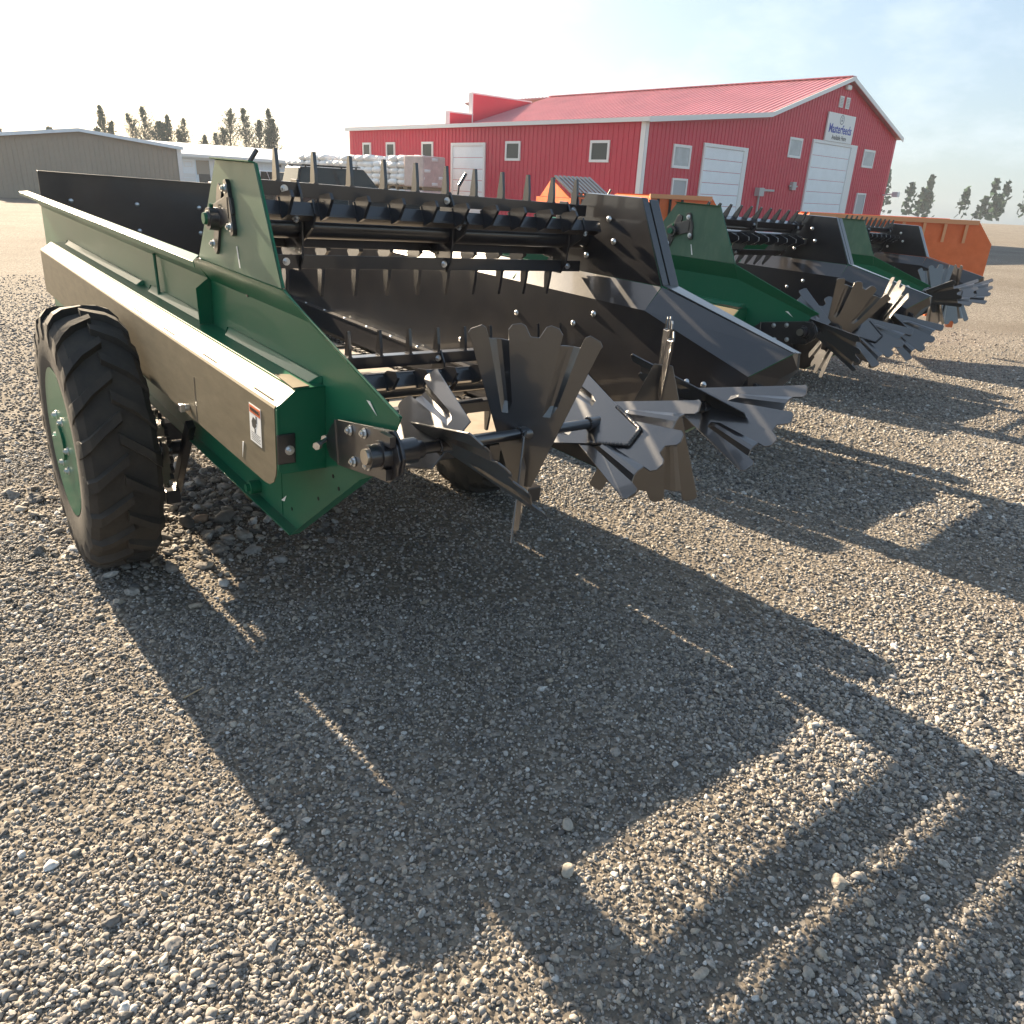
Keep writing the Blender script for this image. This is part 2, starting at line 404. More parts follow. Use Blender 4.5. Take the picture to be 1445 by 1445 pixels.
        b = MB(); b.tube((s * .68, -1.700, 1.017), (s * .73, -1.748, 1.020), .006, n=8); b.hexa((s * .727, -1.748, 1.020), (s, -.8, 0), .011, .014); b.hexa((s * .682, -1.695, 1.017), (s, -.8, 0), .011, .010)
        S(b, 'adjusting_bolt', ZINC, bp)
        b = MB(); yc, zc = -2.05, 1.087
        b.tube((s * .697, yc, zc), (s * .718, yc, zc), .036, .034, 20); b.tube((s * .718, yc, zc), (s * .745, yc, zc), .028, .027, 20); b.tube((s * .62, yc, zc), (s * .682, yc, zc), .031, .029, 20); b.tube((s * .60, yc, zc), (s * .62, yc, zc), .022, .024, 16)
        b.box(s * .697, s * .712, yc - .045, yc + .005, zc + .030, zc + .055); b.box(s * .697, s * .712, yc - .03, yc + .03, zc - .055, zc - .028)
        hub = S(b, 'bearing_hub', BLACK, bp, smooth=True)
        b = MB(); b.tube((s * .745, yc, zc), (s * .753, yc, zc), .019, n=18); S(b, 'shaft_end', STEEL, bp, smooth=True)
        for hx, hz in ((-1.70, .905), (-1.735, .88), (-1.60, .80), (-1.40, .69), (-1.335, .70)):
            b = MB(); b.tube((s * .6642, hx, hz), (s * .6652, hx, hz), .006, n=10); S(b, 'bolt_hole', DARK, wall)
        b = MB(); b.poly([(s * .6642, -1.325, .640), (s * .6642, -1.318, .640), (s * .6642, -1.318, .86), (s * .6642, -1.325, .86)], (s * .002, 0, 0)); S(b, 'panel_joint', GREEN, wall)
        # touch-up marks of white paint
        b = MB(); x = s * .6655
        b.poly([(x, -1.895, 1.173), (x, -1.912, 1.175), (x, -1.948, 1.148)], (s * .001, 0, 0)); S(b, 'paint_mark', WHITE); b = MB(); b.poly([(x, -1.318, .690), (x, -1.362, .722), (x, -1.345, .696)], (s * .001, 0, 0))
        S(b, 'paint_mark', WHITE); b = MB(); x = s * .7385; b.poly([(x, -1.237, 1.462), (x, -1.242, 1.462), (x, -1.262, 1.404), (x, -1.254, 1.404)], (s * .001, 0, 0))
        S(b, 'paint_mark', WHITE); b = MB(); x = s * .8055; b.poly([(x, -1.405, .934), (x, -1.394, .932), (x, -1.387, .880)], (s * .001, 0, 0))
        S(b, 'paint_mark', WHITE)
        # carriage bolts seen on the inside of the wall and tower
        for y, z, u in ((-.794, 1.167, .66), (-1.289, 1.246, .66), (-1.175, 1.189, .66), (-.364, .962, .66), (-1.807, 1.093, .66), (-1.883, 1.101, .66), (-1.236, 1.601, .732), (-1.276, 1.521, .732), (-1.131, 1.454, .732)):
            bolt_at((s * (u - .0005), y, z), (-s, 0, 0), root, CBOLT, name='carriage_bolt')
        # chain guard ledge inside
        b = MB(); b.box(s * .620, s * .6595, -1.35, F - .01, .842, .852); b.poly([(s * .624, -1.35, .842), (s * .624, F - .01, .842), (s * .610, F - .01, .735), (s * .610, -1.35, .735)], (s * .003, 0, 0))
        led = S(b, 'chain_cover', BLACK)
        for k in range(14): bolt_at((s * .640, -1.15 + .29 * k, .852), (0, 0, 1), led, CBOLT, .7, 'carriage_bolt')
        # apron chain
        b = MB()
        for k in range(64):
            y = -.80 + .055 * k
            b.box(s * .585 - .011, s * .585 + .011, y, y + .030, .712, .724); b.box(s * .585 - .016, s * .585 + .016, y + .032, y + .051, .710, .720)
        tag(S(b, 'apron_chain', BLACK), kind='stuff')
        # wheel
        wheel(root, s)
    # headboard, floor, slats
    b = MB(); b.box(-.656, .656, F, F + .006, .70, 1.515); b.box(-.656, .656, F - .02, F + .02, 1.515, 1.522)
    hb = S(b, 'headboard', BLACK, bev=.001)
    for u in (-.48, -.06, .37):
        for z in (1.345, 1.167, .98): bolt_at((u, F - .0005, z), (0, -1, 0), hb, CBOLT, 1.3, 'carriage_bolt')
    b = MB(); b.box(-.605, .605, -1.08, F - .02, .690, .700); S(b, 'box_floor', FLOORM)
    for k in range(15):
        b = MB(); y = -.62 + .225 * k; b.box(-.565, .565, y, y + .034, .700, .713); S(b, 'apron_slat', BLACK)
    # chassis
    b = MB()
    for u in (-.40, .40): b.box(u - .03, u + .03, -1.05, F + .15, .575, .655)
    for y in (-1.0, -.2, .8, 1.8): b.box(-.655, .655, y, y + .05, .600, .665)
    b.box(-.8, .8, -.04, .04, .505, .585); b.box(.30, .36, -1.42, -1.28, .54, .60); b.box(-.10, .50, -.87, -.82, .775, .80)
    S(b, 'chassis', BLACK, bev=.003)
    b = MB(); b.tube((-.30, -.86, .775), (.45, -.86, .795), .013, n=12); S(b, 'cross_pipe', BLACK, smooth=True)
    b = MB(); b.tube((0, F + .1, .60), (0, F + 1.7, .52), .045, n=12); b.box(-.05, .05, F + 1.6, F + 1.75, .44, .60); b.tube((.12, F + 1.2, .12), (.12, F + 1.2, .85), .03, n=12); b.box(.04, .20, F + 1.12, F + 1.28, .10, .13)
    S(b, 'drawbar', BLACK, smooth=True)
    b = MB(); b.tube((.77, 2.9, 1.40), (.80, 2.9, 1.66), .012, n=10); b.tube((.80, 2.9, 1.66), (.885, 2.9, 1.785), .018, n=10); S(b, 'control_lever', BLACK, smooth=True)
    # drive gear behind the left wheel
    b = MB(); N = 44; pr = []
    for k in range(N):
        rr = .150 if k % 2 else .168
        for dt in (-.25, .25): pr.append((-.765, -.22 + rr * math.cos(2 * math.pi * (k + dt) / N), .53 + rr * math.sin(2 * math.pi * (k + dt) / N)))
    b.poly(pr, (.014, 0, 0)); b.tube((-.79, -.22, .53), (-.66, -.22, .53), .030, n=16); b.tube((-.77, -.22, .53), (-.735, -.22, .53), .055, n=18)
    S(b, 'drive_sprocket', BLACK, smooth=True)
    b = MB(); b.poly([(-.715, -.50, .70), (-.715, -.46, .72), (-.715, -.16, .34), (-.715, -.20, .31)], (.03, 0, 0)); b.box(-.76, -.70, -.24, -.14, .28, .34)
    S(b, 'scraper_arm', BLACK, bev=.003)
    b = MB(); b.tube((-.664, -1.12, .668), (-.70, -1.12, .668), .024, n=16); b.tube((-.70, -1.12, .668), (-.712, -1.12, .668), .014, n=12); S(b, 'return_roller_hub', GREEN, smooth=True)
    # rotors
    rotor(root, -1.10, 1.515, (0, 63, 180, 243)); rotor(root, -1.09, .960, (0, 63, 180, 243))
    # expeller: cross shaft with paddles
    yc, zc = -2.05, 1.087
    b = MB(); b.tube((-.64, 0, 0), (.64, 0, 0), .0145, n=18)
    for u in (-.52, -.27, -.02, .23, .48): b.tube((u - .03, 0, 0), (u + .03, 0, 0), .0185, n=14)
    sh = S(b, 'expeller_shaft', GLOSS, smooth=True, loc=(0, yc, zc))
    X, Y, Z = Vector((1, 0, 0)), Vector((0, 1, 0)), Vector((0, 0, 1)); q = math.sqrt(.5)
    for u, r, w, cut in ((-.52, -Y, X - Z, 0), (-.52, Y, X + Z, 1), (-.276, Z, X - Y, 0), (-.27, -Z, X + Y, 1), (-.02, -Y, X + Z, 1), (-.02, Y, X + Z, 0), (.23, -Z, X - Y, 0), (.23, Z, X + Y, 1), (.48, -Y, X + Z, 0), (.48, Y, X - Z, 0)):
        w = w * q; nn = w.cross(r)
        mx = Matrix((w, r, nn)).transposed().to_4x4(); mx.translation = Vector((u, 0, 0)) + nn * .0025
        p = place(PADDLE_CUT if cut else PADDLE, 'paddle', sh, mx=mx)
        so = p.modifiers.new('plate', 'SOLIDIFY'); so.thickness = .005; so.offset = 0
        bv = p.modifiers.new('edge', 'BEVEL'); bv.width = .0012; bv.segments = 1; bv.limit_method = 'ANGLE'; bv.angle_limit = R(60)
    # weld beads where one paddle's point lies on the next, and round the sleeves
    b = MB(); rs = random.Random(3); w = (X + Z) * q; nn = Vector((-q, 0, q))
    for sg in (-1, 1):
        for k in range(26):
            t = k / 25; a = sg * (.030 + .036 * t); rr = -.150 + .115 * t
            c = Vector((-.02, 0, 0)) + w * a + Y * rr + nn * .006
            b.dome(c + Vector((rs.gauss(0, .0006), rs.gauss(0, .0006), 0)), nn, .0058, .005 + rs.random() * .002, 7, 2)
    for k in range(8): b.dome(Vector((-.02, 0, 0)) + w * (-.026 + .0074 * k) + Y * -.1535 + nn * .006, nn, .0058, .005, 7, 2)
    for u in (-.55, -.49, -.30, -.24, -.05, .01, .20, .26, .45, .51):
        for k in range(16):
            t = k * math.pi / 8; d = Vector((0, math.cos(t), math.sin(t))); b.dome(Vector((u, 0, 0)) + d * .0165, d, .0038, .0035 + rs.random() * .001, 6, 2)
    tag(S(b, 'weld_bead', BLACK, sh, smooth=True), kind='stuff')
    # warning decal on the guard
    decal(root)
    return root

def text_mesh(txt, size, font_off=0.0):
    c = bpy.data.curves.new('lettering', 'FONT'); c.body = txt; c.size = size; c.align_x = 'CENTER'; c.align_y = 'CENTER'; c.extrude = 0.0006; c.offset = font_off; c.resolution_u = 3
    o = bpy.data.objects.new('lettering', c); COL.objects.link(o)
    me = bpy.data.meshes.new_from_object(o.evaluated_get(bpy.context.evaluated_depsgraph_get()))
    bpy.data.objects.remove(o); bpy.data.curves.remove(c)
    return me

def decal(root):
    x = -.8055; y0, y1, z0, z1 = -1.464, -1.550, .959, 1.069
    b = MB(); b.box(x - .0008, x, y1, y0, z0, z1); d = b.build('warning_decal', WHITE, root)
    b = MB(); b.box(x - .0014, x - .0008, y1 + .003, y0 - .003, z1 - .026, z1 - .004); h = b.build('decal_header', ORANGEP, d)
    me = text_mesh('WARNING', .0145, .0002); me.materials.append(PRINT)
    place(me, 'lettering', d, mx=Matrix.Translation((x - .0016, (y0 + y1) / 2, z1 - .015)) @ Matrix(((0, 0, -1, 0), (-1, 0, 0, 0), (0, 1, 0, 0), (0, 0, 0, 1))))
    b = MB()
    X0, X1 = x - .0013, x - .0008
    b.poly([(X0, -1.480, 1.018), (X0, -1.492, 1.034), (X0, -1.510, 1.030), (X0, -1.516, 1.012), (X0, -1.500, 1.000), (X0, -1.484, 1.004)], (.0005, 0, 0))
    b.box(X0, X1, -1.520, -1.512, 1.020, 1.040); b.box(X0, X1, -1.508, -1.500, .990, 1.002)
    for k in range(5): b.box(X0, X1, -1.542 + .006 * (k % 2), -1.474, .966 + .0052 * k, .9672 + .0052 * k)
    b.build('decal_print', PRINT, d)

def wheel(root, s):
    w = empty('wheel'); w.parent = root; w.location = (-.968 if s < 0 else 1.0, -.05, .552)
    Wd = .135
    prof = [(-Wd * .92, .295), (-Wd, .34), (-Wd * 1.02, .42), (-Wd * .98, .485), (-Wd * .8, .512), (-Wd * .4, .522), (0, .525), (Wd * .4, .522), (Wd * .8, .512), (Wd * .98, .485), (Wd * 1.02, .42), (Wd, .34), (Wd * .92, .295)]
    N = 56; b = MB(); vs = []; fs = []
    for i in range(N):
        t = 2 * math.pi * i / N
        for u, r in prof: vs.append((u, r * math.cos(t), r * math.sin(t)))
    n = len(prof)
    for i in range(N):
        j = (i + 1) % N
        for k in range(n - 1): fs.append((i * n + k, i * n + k + 1, j * n + k + 1, j * n + k))
        fs.append((i * n + n - 1, i * n, j * n, j * n + n - 1))
    b.add(vs, fs)
    NL = 21
    for i in range(NL):
        for side in (-1, 1):
            t0 = 2 * math.pi * (i + (.5 if side > 0 else 0)) / NL
            pts = []
            for u, dt, hw, r in ((-.01, 0.0, .022, .551), (.07, .11, .022, .549), (.105, .17, .026, .538), (.133, .21, .032, .508), (.139, .225, .034, .47)):
                pts.append((side * u, t0 + dt, hw, r))
            vs = []; fs = []
            for (u, t, hw, r) in pts:
                for rr, k in ((r, .8), (r - .042, 1.25)):
                    for sg in (-1, 1):
                        tt = t + sg * hw * k / .53
                        vs.append((u * (1 if rr == r else 1.0), rr * math.cos(tt), rr * math.sin(tt)))
            for k in range(len(pts) - 1):
                a, c = 4 * k, 4 * (k + 1)
                fs += [(a, a + 1, c + 1, c), (a, c, c + 2, a + 2), (a + 1, a + 3, c + 3, c + 1)]
            fs += [(0, 2, 3, 1), (4 * (len(pts) - 1), 4 * (len(pts) - 1) + 1, 4 * (len(pts) - 1) + 3, 4 * (len(pts) - 1) + 2)]
            b.add(vs, fs)
    b.build('tyre', RUBBER, w, smooth=True, ang=20)
    b = MB(); b.tube((-.12, 0, 0), (.12, 0, 0), .30, n=40); b.tube((-.13, 0, 0), (-.12, 0, 0), .31, n=40); b.tube((.12, 0, 0), (.13, 0, 0), .31, n=40); b.tube((-.14, 0, 0), (.14, 0, 0), .075, n=20)
    rim = b.build('rim', GREEN, w, smooth=True)
    for k in range(6):
        t = k * math.pi / 3; bolt_at((s * .13, .12 * math.cos(t), .12 * math.sin(t)), (s, 0, 0), rim, s=1.3)

ROTORS = []
def rotor(root, yc, zc, angs):
    parts = []
    b = MB(); b.tube((-.73, 0, 0), (.73, 0, 0), .038, n=20); b.tube((-.60, -.035, .055), (.60, -.035, .055), .014, n=12)
    parts.append(b.build('rotor_tube', BLACK, root, smooth=True, loc=(0, yc, zc)))
    for u in (-.50, .06, .61):
        b = MB()
        for a0 in (0, 63):
            t = R(a0)
            d = Vector((0, -math.sin(t), math.cos(t))); e = Vector((0, -math.cos(t), -math.sin(t)))
            pts = [d * .135 + e * .018, d * .095 + e * .046, d * .03 + e * .052, d * -.03 + e * .052, d * -.095 + e * .046, d * -.135 + e * .018, d * -.135 - e * .026, d * -.05 - e * .044, d * .05 - e * .044, d * .135 - e * .026]
            b.poly([p + Vector((u - .004 + (.009 if a0 else 0), 0, 0)) for p in pts], (.008, 0, 0))
        parts.append(b.build('rotor_arm', BLACK, root, loc=(0, yc, zc), bev=.0015))
    for i, a in enumerate(angs):
        b = MB()                                     # flat-faced bar at radius .105, local +Z radial
        b.box(-.71, .71, -.022, -.017, -.021, .021); b.box(-.71, .71, -.017, .020, .016, .021)
        bar = b.build('beater_bar', BLACK, root, loc=None, bev=.001)
        t = R(a)
        d = Vector((0, -math.sin(t), math.cos(t)))
        bar.matrix_basis = Matrix.Translation(Vector((0, yc, zc)) + d * .106) @ Matrix.Rotation(t, 4, 'X')
        if abs(a - 180) < 1: bar.matrix_basis = Matrix.Translation(Vector((0, yc, zc)) + d * .106) @ Matrix.Rotation(math.pi, 4, 'Y')
        parts.append(bar)
        off = 0.0 if i % 2 == 0 else -.03
        for k in range(11 if i % 2 == 0 else 10):
            place(SPIKE if i % 2 == 0 else FIN, 'spike', bar, loc=(-.560 + .1222 * k + (off if i % 2 else 0), 0, .021))
        for u in (-.545, .045, .64): bolt_at((u if abs(a - 180) > 1 else -u, -.022, 0), (0, -1, 0), bar, s=.9)
    ROTORS.append((parts, yc, zc))

sp1 = make_spreader()
sp1.location = (1.532, 3.6, 0); sp1.rotation_euler = (TILT, 0, 0)
tag(sp1, 'green and black manure spreader closest to the camera, warning sticker on its galvanised side guard', 'manure spreader', 'manure spreaders parked in a row')

def turn_rotors(root, a_top, a_low):
    for ch in root.children:
        base = ch.name.split('.')[0]
        if base not in ('beater_bar', 'rotor_arm'): continue
        top = ch.location.z > 1.22
        yc, zc = (-1.10, 1.515) if top else (-1.09, .960)
        M = Matrix.Translation((0, yc, zc)) @ Matrix.Rotation(a_top if top else a_low, 4, 'X') @ Matrix.Translation((0, -yc, -zc))
        ch.matrix_basis = M @ ch.matrix_basis
sp2 = copy_tree(sp1); sp2.location = (1.532 + 2.919, 3.6 + .936, .03); sp2.rotation_euler = (TILT, 0, .089)
turn_rotors(sp2, R(28), R(10))
tag(sp2, 'second manure spreader in the row, parked beside the nearest one, its green side in shade', 'manure spreader', 'manure spreaders parked in a row')
sp3 = copy_tree(sp1); sp3.location = (1.532 + 6.25, 3.6 + 1.95, .06); sp3.rotation_euler = (TILT, 0, .13)
turn_rotors(sp3, R(15), R(40))
tag(sp3, 'third manure spreader at the far right of the row, only partly in view', 'manure spreader', 'manure spreaders parked in a row')
for ch in sp2.children:
    if ch.name.startswith('expeller_shaft'): ch.rotation_euler = (R(20), 0, 0)
for ch in sp3.children:
    if ch.name.startswith('expeller_shaft'): ch.rotation_euler = (R(-15), 0, 0)

# ------------------------------------------------------------------ far frame: the level yard beyond the sloping gravel pad
FW = Matrix(((0.7808, 0.624, -0.0312), (-0.6245, 0.781, -0.0107), (0.0177, 0.0279, 0.9995)))
MF = FW.to_4x4(); MF.translation = EYE - FW @ Vector((0, 0, 1.5))
def far(x, y, z=0.0, rot=0.0): return MF @ Matrix.Translation((x, y, z)) @ Matrix.Rotation(rot, 4, 'Z')
fn = FW @ Vector((0, 0, 1)); fo = MF.translation
def ground_z(x, y):
    zf = fo.z - (fn.x * (x - fo.x) + fn.y * (y - fo.y)) / fn.z
    r = math.hypot(x - 1.5, y - 2.5)
    t = min(1, max(0, (r - 9) / 14)); t = t * t * (3 - 2 * t)
    if r > 130: zf *= 130 / r
    return zf * t

# ------------------------------------------------------------------ ground and gravel
def ground_mat():
    M = bpy.data.materials.new('gravel_ground'); M.use_nodes = True
    n, l = M.node_tree.nodes, M.node_tree.links; b = n['Principled BSDF']
    b.inputs['Roughness'].default_value = 0.95; b.inputs['Specular IOR Level'].default_value = 0.2
    tc = n.new('ShaderNodeTexCoord'); v = tc.outputs['Object']
    def noise(s, d=8, r=.6):
        z = n.new('ShaderNodeTexNoise'); z.inputs['Scale'].default_value = s; z.inputs['Detail'].default_value = d; z.inputs['Roughness'].default_value = r; l.new(v, z.inputs['Vector']); return z.outputs['Fac']
    def vor(s):
        z = n.new('ShaderNodeTexVoronoi'); z.inputs['Scale'].default_value = s; l.new(v, z.inputs['Vector']); return z
    def ramp(src, stops):
        r = n.new('ShaderNodeValToRGB'); e = r.color_ramp.elements
        e[0].position, e[0].color = stops[0][0], (*stops[0][1], 1); e[1].position, e[1].color = stops[-1][0], (*stops[-1][1], 1)
        for p, c in stops[1:-1]:
            q = e.new(p); q.color = (*c, 1)
        l.new(src, r.inputs['Fac']); return r.outputs['Color']
    big = noise(.5, 6); fine = noise(120, 6)
    v1 = vor(55); v2 = vor(120)
    soil = ramp(fine, [(.3, (0.062, 0.054, 0.044)), (.55, (0.144, 0.122, 0.098)), (.75, (0.250, 0.219, 0.175))])
    sep = n.new('ShaderNodeSeparateColor'); l.new(v1.outputs['Color'], sep.inputs['Color'])
    peb = ramp(sep.outputs['Red'], [(0, (0.088, 0.083, 0.075)), (.4, (0.175, 0.156, 0.131)), (.75, (0.250, 0.225, 0.188)), (1, (0.400, 0.375, 0.338))])
    mx = n.new('ShaderNodeMix'); mx.data_type = 'RGBA'
    mr = n.new('ShaderNodeMapRange'); mr.inputs['From Min'].default_value = .35; mr.inputs['From Max'].default_value = .6; mr.inputs['To Min'].default_value = .25; mr.inputs['To Max'].default_value = .75
    l.new(big, mr.inputs['Value']); l.new(mr.outputs['Result'], mx.inputs['Factor']); l.new(soil, mx.inputs['A']); l.new(peb, mx.inputs['B'])
    l.new(mx.outputs['Result'], b.inputs['Base Color'])
    b1 = n.new('ShaderNodeBump'); b1.inputs['Strength'].default_value = .9; b1.inputs['Distance'].default_value = .010; b1.invert = True
    b2 = n.new('ShaderNodeBump'); b2.inputs['Strength'].default_value = .7; b2.inputs['Distance'].default_value = .004
    l.new(v1.outputs['Distance'], b1.inputs['Height']); l.new(fine, b2.inputs['Height']); l.new(b1.outputs['Normal'], b2.inputs['Normal']); l.new(b2.outputs['Normal'], b.inputs['Normal'])
    return M
def und(x, y):
    return .010 * math.sin(1.9 * x + .7 * y + 1) * math.sin(1.3 * y - .6 * x) + .006 * math.sin(4.1 * x - 2.2 * y) * math.sin(3.3 * y + 1.7 * x)
def ground():
    def axis(c):
        a = [0.0]; st = .12
        while a[-1] < 300:
            a.append(a[-1] + st)
            if a[-1] > 5: st *= 1.11
        return [c - q for q in reversed(a[1:])] + [c + q for q in a]
    xs, ys = axis(1.5), axis(2.5); nx, ny = len(xs), len(ys)
    vs = []
    for y in ys:
        for x in xs:
            r = math.hypot(x - 1.5, y - 2.5); vs.append((x, y, ground_z(x, y) + und(x, y) * max(0, 1 - r / 14)))
    fs = [(j * nx + i, j * nx + i + 1, (j + 1) * nx + i + 1, (j + 1) * nx + i) for j in range(ny - 1) for i in range(nx - 1)]
    me = bpy.data.meshes.new('ground'); me.from_pydata(vs, [], fs); me.materials.append(ground_mat())
    me.polygons.foreach_set('use_smooth', [True] * len(me.polygons))
    o = bpy.data.objects.new('ground', me); COL.objects.link(o); o['kind'] = 'structure'
ground()

def stone_mat():
    M = bpy.data.materials.new('gravel_stone'); M.use_nodes = True
    n, l = M.node_tree.nodes, M.node_tree.links; b = n['Principled BSDF']
    b.inputs['Roughness'].default_value = .8; b.inputs['Specular IOR Level'].default_value = .3
    oi = n.new('ShaderNodeObjectInfo')
    r = n.new('ShaderNodeValToRGB'); e = r.color_ramp.elements
    stops = [(0, (0.083, 0.080, 0.079)), (.2, (0.163, 0.155, 0.146)), (.42, (0.245, 0.226, 0.202)), (.62, (0.305, 0.290, 0.272)), (.82, (0.350, 0.305, 0.245)), (.96, (0.42, 0.41, 0.39)), (1, (0.58, 0.57, 0.55))]
    e[0].position, e[0].color = stops[0][0], (*stops[0][1], 1); e[1].position, e[1].color = stops[-1][0], (*stops[-1][1], 1)
    for p, c in stops[1:-1]:
        q = e.new(p); q.color = (*c, 1)
    l.new(oi.outputs['Random'], r.inputs['Fac'])
    tc = n.new('ShaderNodeTexCoord'); z = n.new('ShaderNodeTexNoise'); z.inputs['Scale'].default_value = 2.5; z.inputs['Detail'].default_value = 8
    l.new(tc.outputs['Object'], z.inputs['Vector'])
    mr = n.new('ShaderNodeMapRange'); mr.inputs['From Min'].default_value = .3; mr.inputs['From Max'].default_value = .7; mr.inputs['To Min'].default_value = .72; mr.inputs['To Max'].default_value = 1.25
    l.new(z.outputs['Fac'], mr.inputs['Value'])
    h = n.new('ShaderNodeHueSaturation'); l.new(r.outputs['Color'], h.inputs['Color']); l.new(mr.outputs['Result'], h.inputs['Value']); l.new(h.outputs['Color'], b.inputs['Base Color'])
    return M
STONE = stone_mat()

def scatter_tree(name, sub, seed, flat):
    g = bpy.data.node_groups.new(name, 'GeometryNodeTree')
    g.interface.new_socket('Geometry', in_out='INPUT', socket_type='NodeSocketGeometry'); g.interface.new_socket('Geometry', in_out='OUTPUT', socket_type='NodeSocketGeometry')
    N, Lk = g.nodes, g.links
    gi, go = N.new('NodeGroupInput'), N.new('NodeGroupOutput')
    join = N.new('GeometryNodeJoinGeometry')
    rnd = random.Random(seed)
    for k in range(9):
        ico = N.new('GeometryNodeMeshIcoSphere'); ico.inputs['Radius'].default_value = .5; ico.inputs['Subdivisions'].default_value = sub
        pos = N.new('GeometryNodeInputPosition'); nz = N.new('ShaderNodeTexNoise'); nz.noise_dimensions = '4D'
        nz.inputs['W'].default_value = seed * 17 + k * 3.7; nz.inputs['Scale'].default_value = rnd.uniform(1.3, 2.2); nz.inputs['Detail'].default_value = 1.5
        sub_ = N.new('ShaderNodeVectorMath'); sub_.operation = 'SUBTRACT'; sub_.inputs[1].default_value = (.5, .5, .5)
        mul = N.new('ShaderNodeVectorMath'); mul.operation = 'SCALE'; mul.inputs['Scale'].default_value = rnd.uniform(.7, 1.15)
        sp = N.new('GeometryNodeSetPosition'); tr = N.new('GeometryNodeTransform')
        tr.inputs['Scale'].default_value = (rnd.uniform(.95, 1.3), rnd.uniform(.7, .95), rnd.uniform(flat * .8, flat * 1.2))
        sm = N.new('GeometryNodeSetShadeSmooth'); sm.inputs['Shade Smooth'].default_value = (k % 3 != 0)
        mt = N.new('GeometryNodeSetMaterial'); mt.inputs['Material'].default_value = STONE
        gti = N.new('GeometryNodeGeometryToInstance')
        Lk.new(pos.outputs[0], nz.inputs['Vector']); Lk.new(nz.outputs['Color'], sub_.inputs[0]); Lk.new(sub_.outputs[0], mul.inputs[0])
        Lk.new(ico.outputs['Mesh'], sp.inputs['Geometry']); Lk.new(mul.outputs[0], sp.inputs['Offset']); Lk.new(sp.outputs[0], tr.inputs['Geometry'])
        Lk.new(tr.outputs[0], sm.inputs['Geometry']); Lk.new(sm.outputs[0], mt.inputs['Geometry']); Lk.new(mt.outputs[0], gti.inputs['Geometry']); Lk.new(gti.outputs[0], join.inputs[0])
    iop = N.new('GeometryNodeInstanceOnPoints'); iop.inputs['Pick Instance'].default_value = True
    ri = N.new('FunctionNodeRandomValue'); ri.data_type = 'INT'; ri.inputs[4].default_value = 0; ri.inputs[5].default_value = 8; ri.inputs['Seed'].default_value = seed
    rv = N.new('FunctionNodeRandomValue'); rv.data_type = 'FLOAT_VECTOR'; rv.inputs[0].default_value = (-.5, -.5, 0); rv.inputs[1].default_value = (.5, .5, 6.283); rv.inputs['Seed'].default_value = seed + 1
    at = N.new('GeometryNodeInputNamedAttribute'); at.data_type = 'FLOAT'; at.inputs['Name'].default_value = 'size'
    Lk.new(gi.outputs[0], iop.inputs['Points']); Lk.new(join.outputs[0], iop.inputs['Instance']); Lk.new(ri.outputs[2], iop.inputs['Instance Index'])
    Lk.new(rv.outputs[0], iop.inputs['Rotation']); Lk.new(at.outputs['Attribute'], iop.inputs['Scale']); Lk.new(iop.outputs[0], go.inputs[0])
    return g

def in_view(x, y, z=0.0, pad=.06):
    px = x * CX.x + y * CX.y + (z - 1.55) * CX.z; py = x * CY.x + y * CY.y + (z - 1.55) * CY.z; pz = x * CZ.x + y * CZ.y + (z - 1.55) * CZ.z
    lim = 722.5 / 1075 + pad
    return (pz > .3) & (np.abs(px) < lim * pz) & (np.abs(py) < lim * pz), np.sqrt(px * px + py * py + pz * pz)

def vnoise(x, y, s, seed):
    rs = np.random.RandomState(seed); T = rs.rand(64, 64)
    u, v = x * s, y * s; i, j = np.floor(u).astype(int), np.floor(v).astype(int); fu, fv = u - i, v - j
    fu, fv = fu * fu * (3 - 2 * fu), fv * fv * (3 - 2 * fv)
    g = lambda a, b: T[a % 64, b % 64]
    return (g(i, j) * (1 - fu) + g(i + 1, j) * fu) * (1 - fv) + (g(i, j + 1) * (1 - fu) + g(i + 1, j + 1) * fu) * fv

def scatter(label, cell, dmin, dmax, size, keep, seed, sub, flat, region=(-2.5, 9, -.6, 13), pad=.12):
    rs = np.random.RandomState(seed)
    x = np.arange(region[0], region[1], cell); y = np.arange(region[2], region[3], cell)
    X, Y = np.meshgrid(x, y); X = X.ravel() + (rs.rand(X.size) - .5) * cell * 1.3; Y = Y.ravel() + (rs.rand(Y.size) - .5) * cell * 1.3
    ok, d = in_view(X, Y, 0, pad); ok &= (d > dmin) & (d < dmax)
    X, Y, d = X[ok], Y[ok], d[ok]
    p = keep(X, Y, d); ok = rs.rand(X.size) < p; X, Y, d = X[ok], Y[ok], d[ok]
    S = size(rs, X, Y)
    Z = .010 * np.sin(1.9 * X + .7 * Y + 1) * np.sin(1.3 * Y - .6 * X) + .006 * np.sin(4.1 * X - 2.2 * Y) * np.sin(3.3 * Y + 1.7 * X)
    r = np.hypot(X - 1.5, Y - 2.5); Z = Z * np.maximum(0, 1 - r / 14)
    zf = fo.z - (fn.x * (X - fo.x) + fn.y * (Y - fo.y)) / fn.z; t = np.clip((r - 9) / 14, 0, 1); Z = Z + zf * t * t * (3 - 2 * t)
    Z = Z + S * flat * (rs.rand(X.size) * .35 + .05)
    me = bpy.data.meshes.new('gravel'); me.vertices.add(X.size)
    me.vertices.foreach_set('co', np.c_[X, Y, Z].astype(np.float32).ravel())
    a = me.attributes.new('size', 'FLOAT', 'POINT'); a.data.foreach_set('value', S.astype(np.float32))
    o = bpy.data.objects.new('gravel', me); COL.objects.link(o)
    md = o.modifiers.new('stones', 'NODES'); md.node_group = scatter_tree('gravel_scatter', sub, seed, flat)
    tag(o, label, 'gravel', kind='stuff')
    return X.size

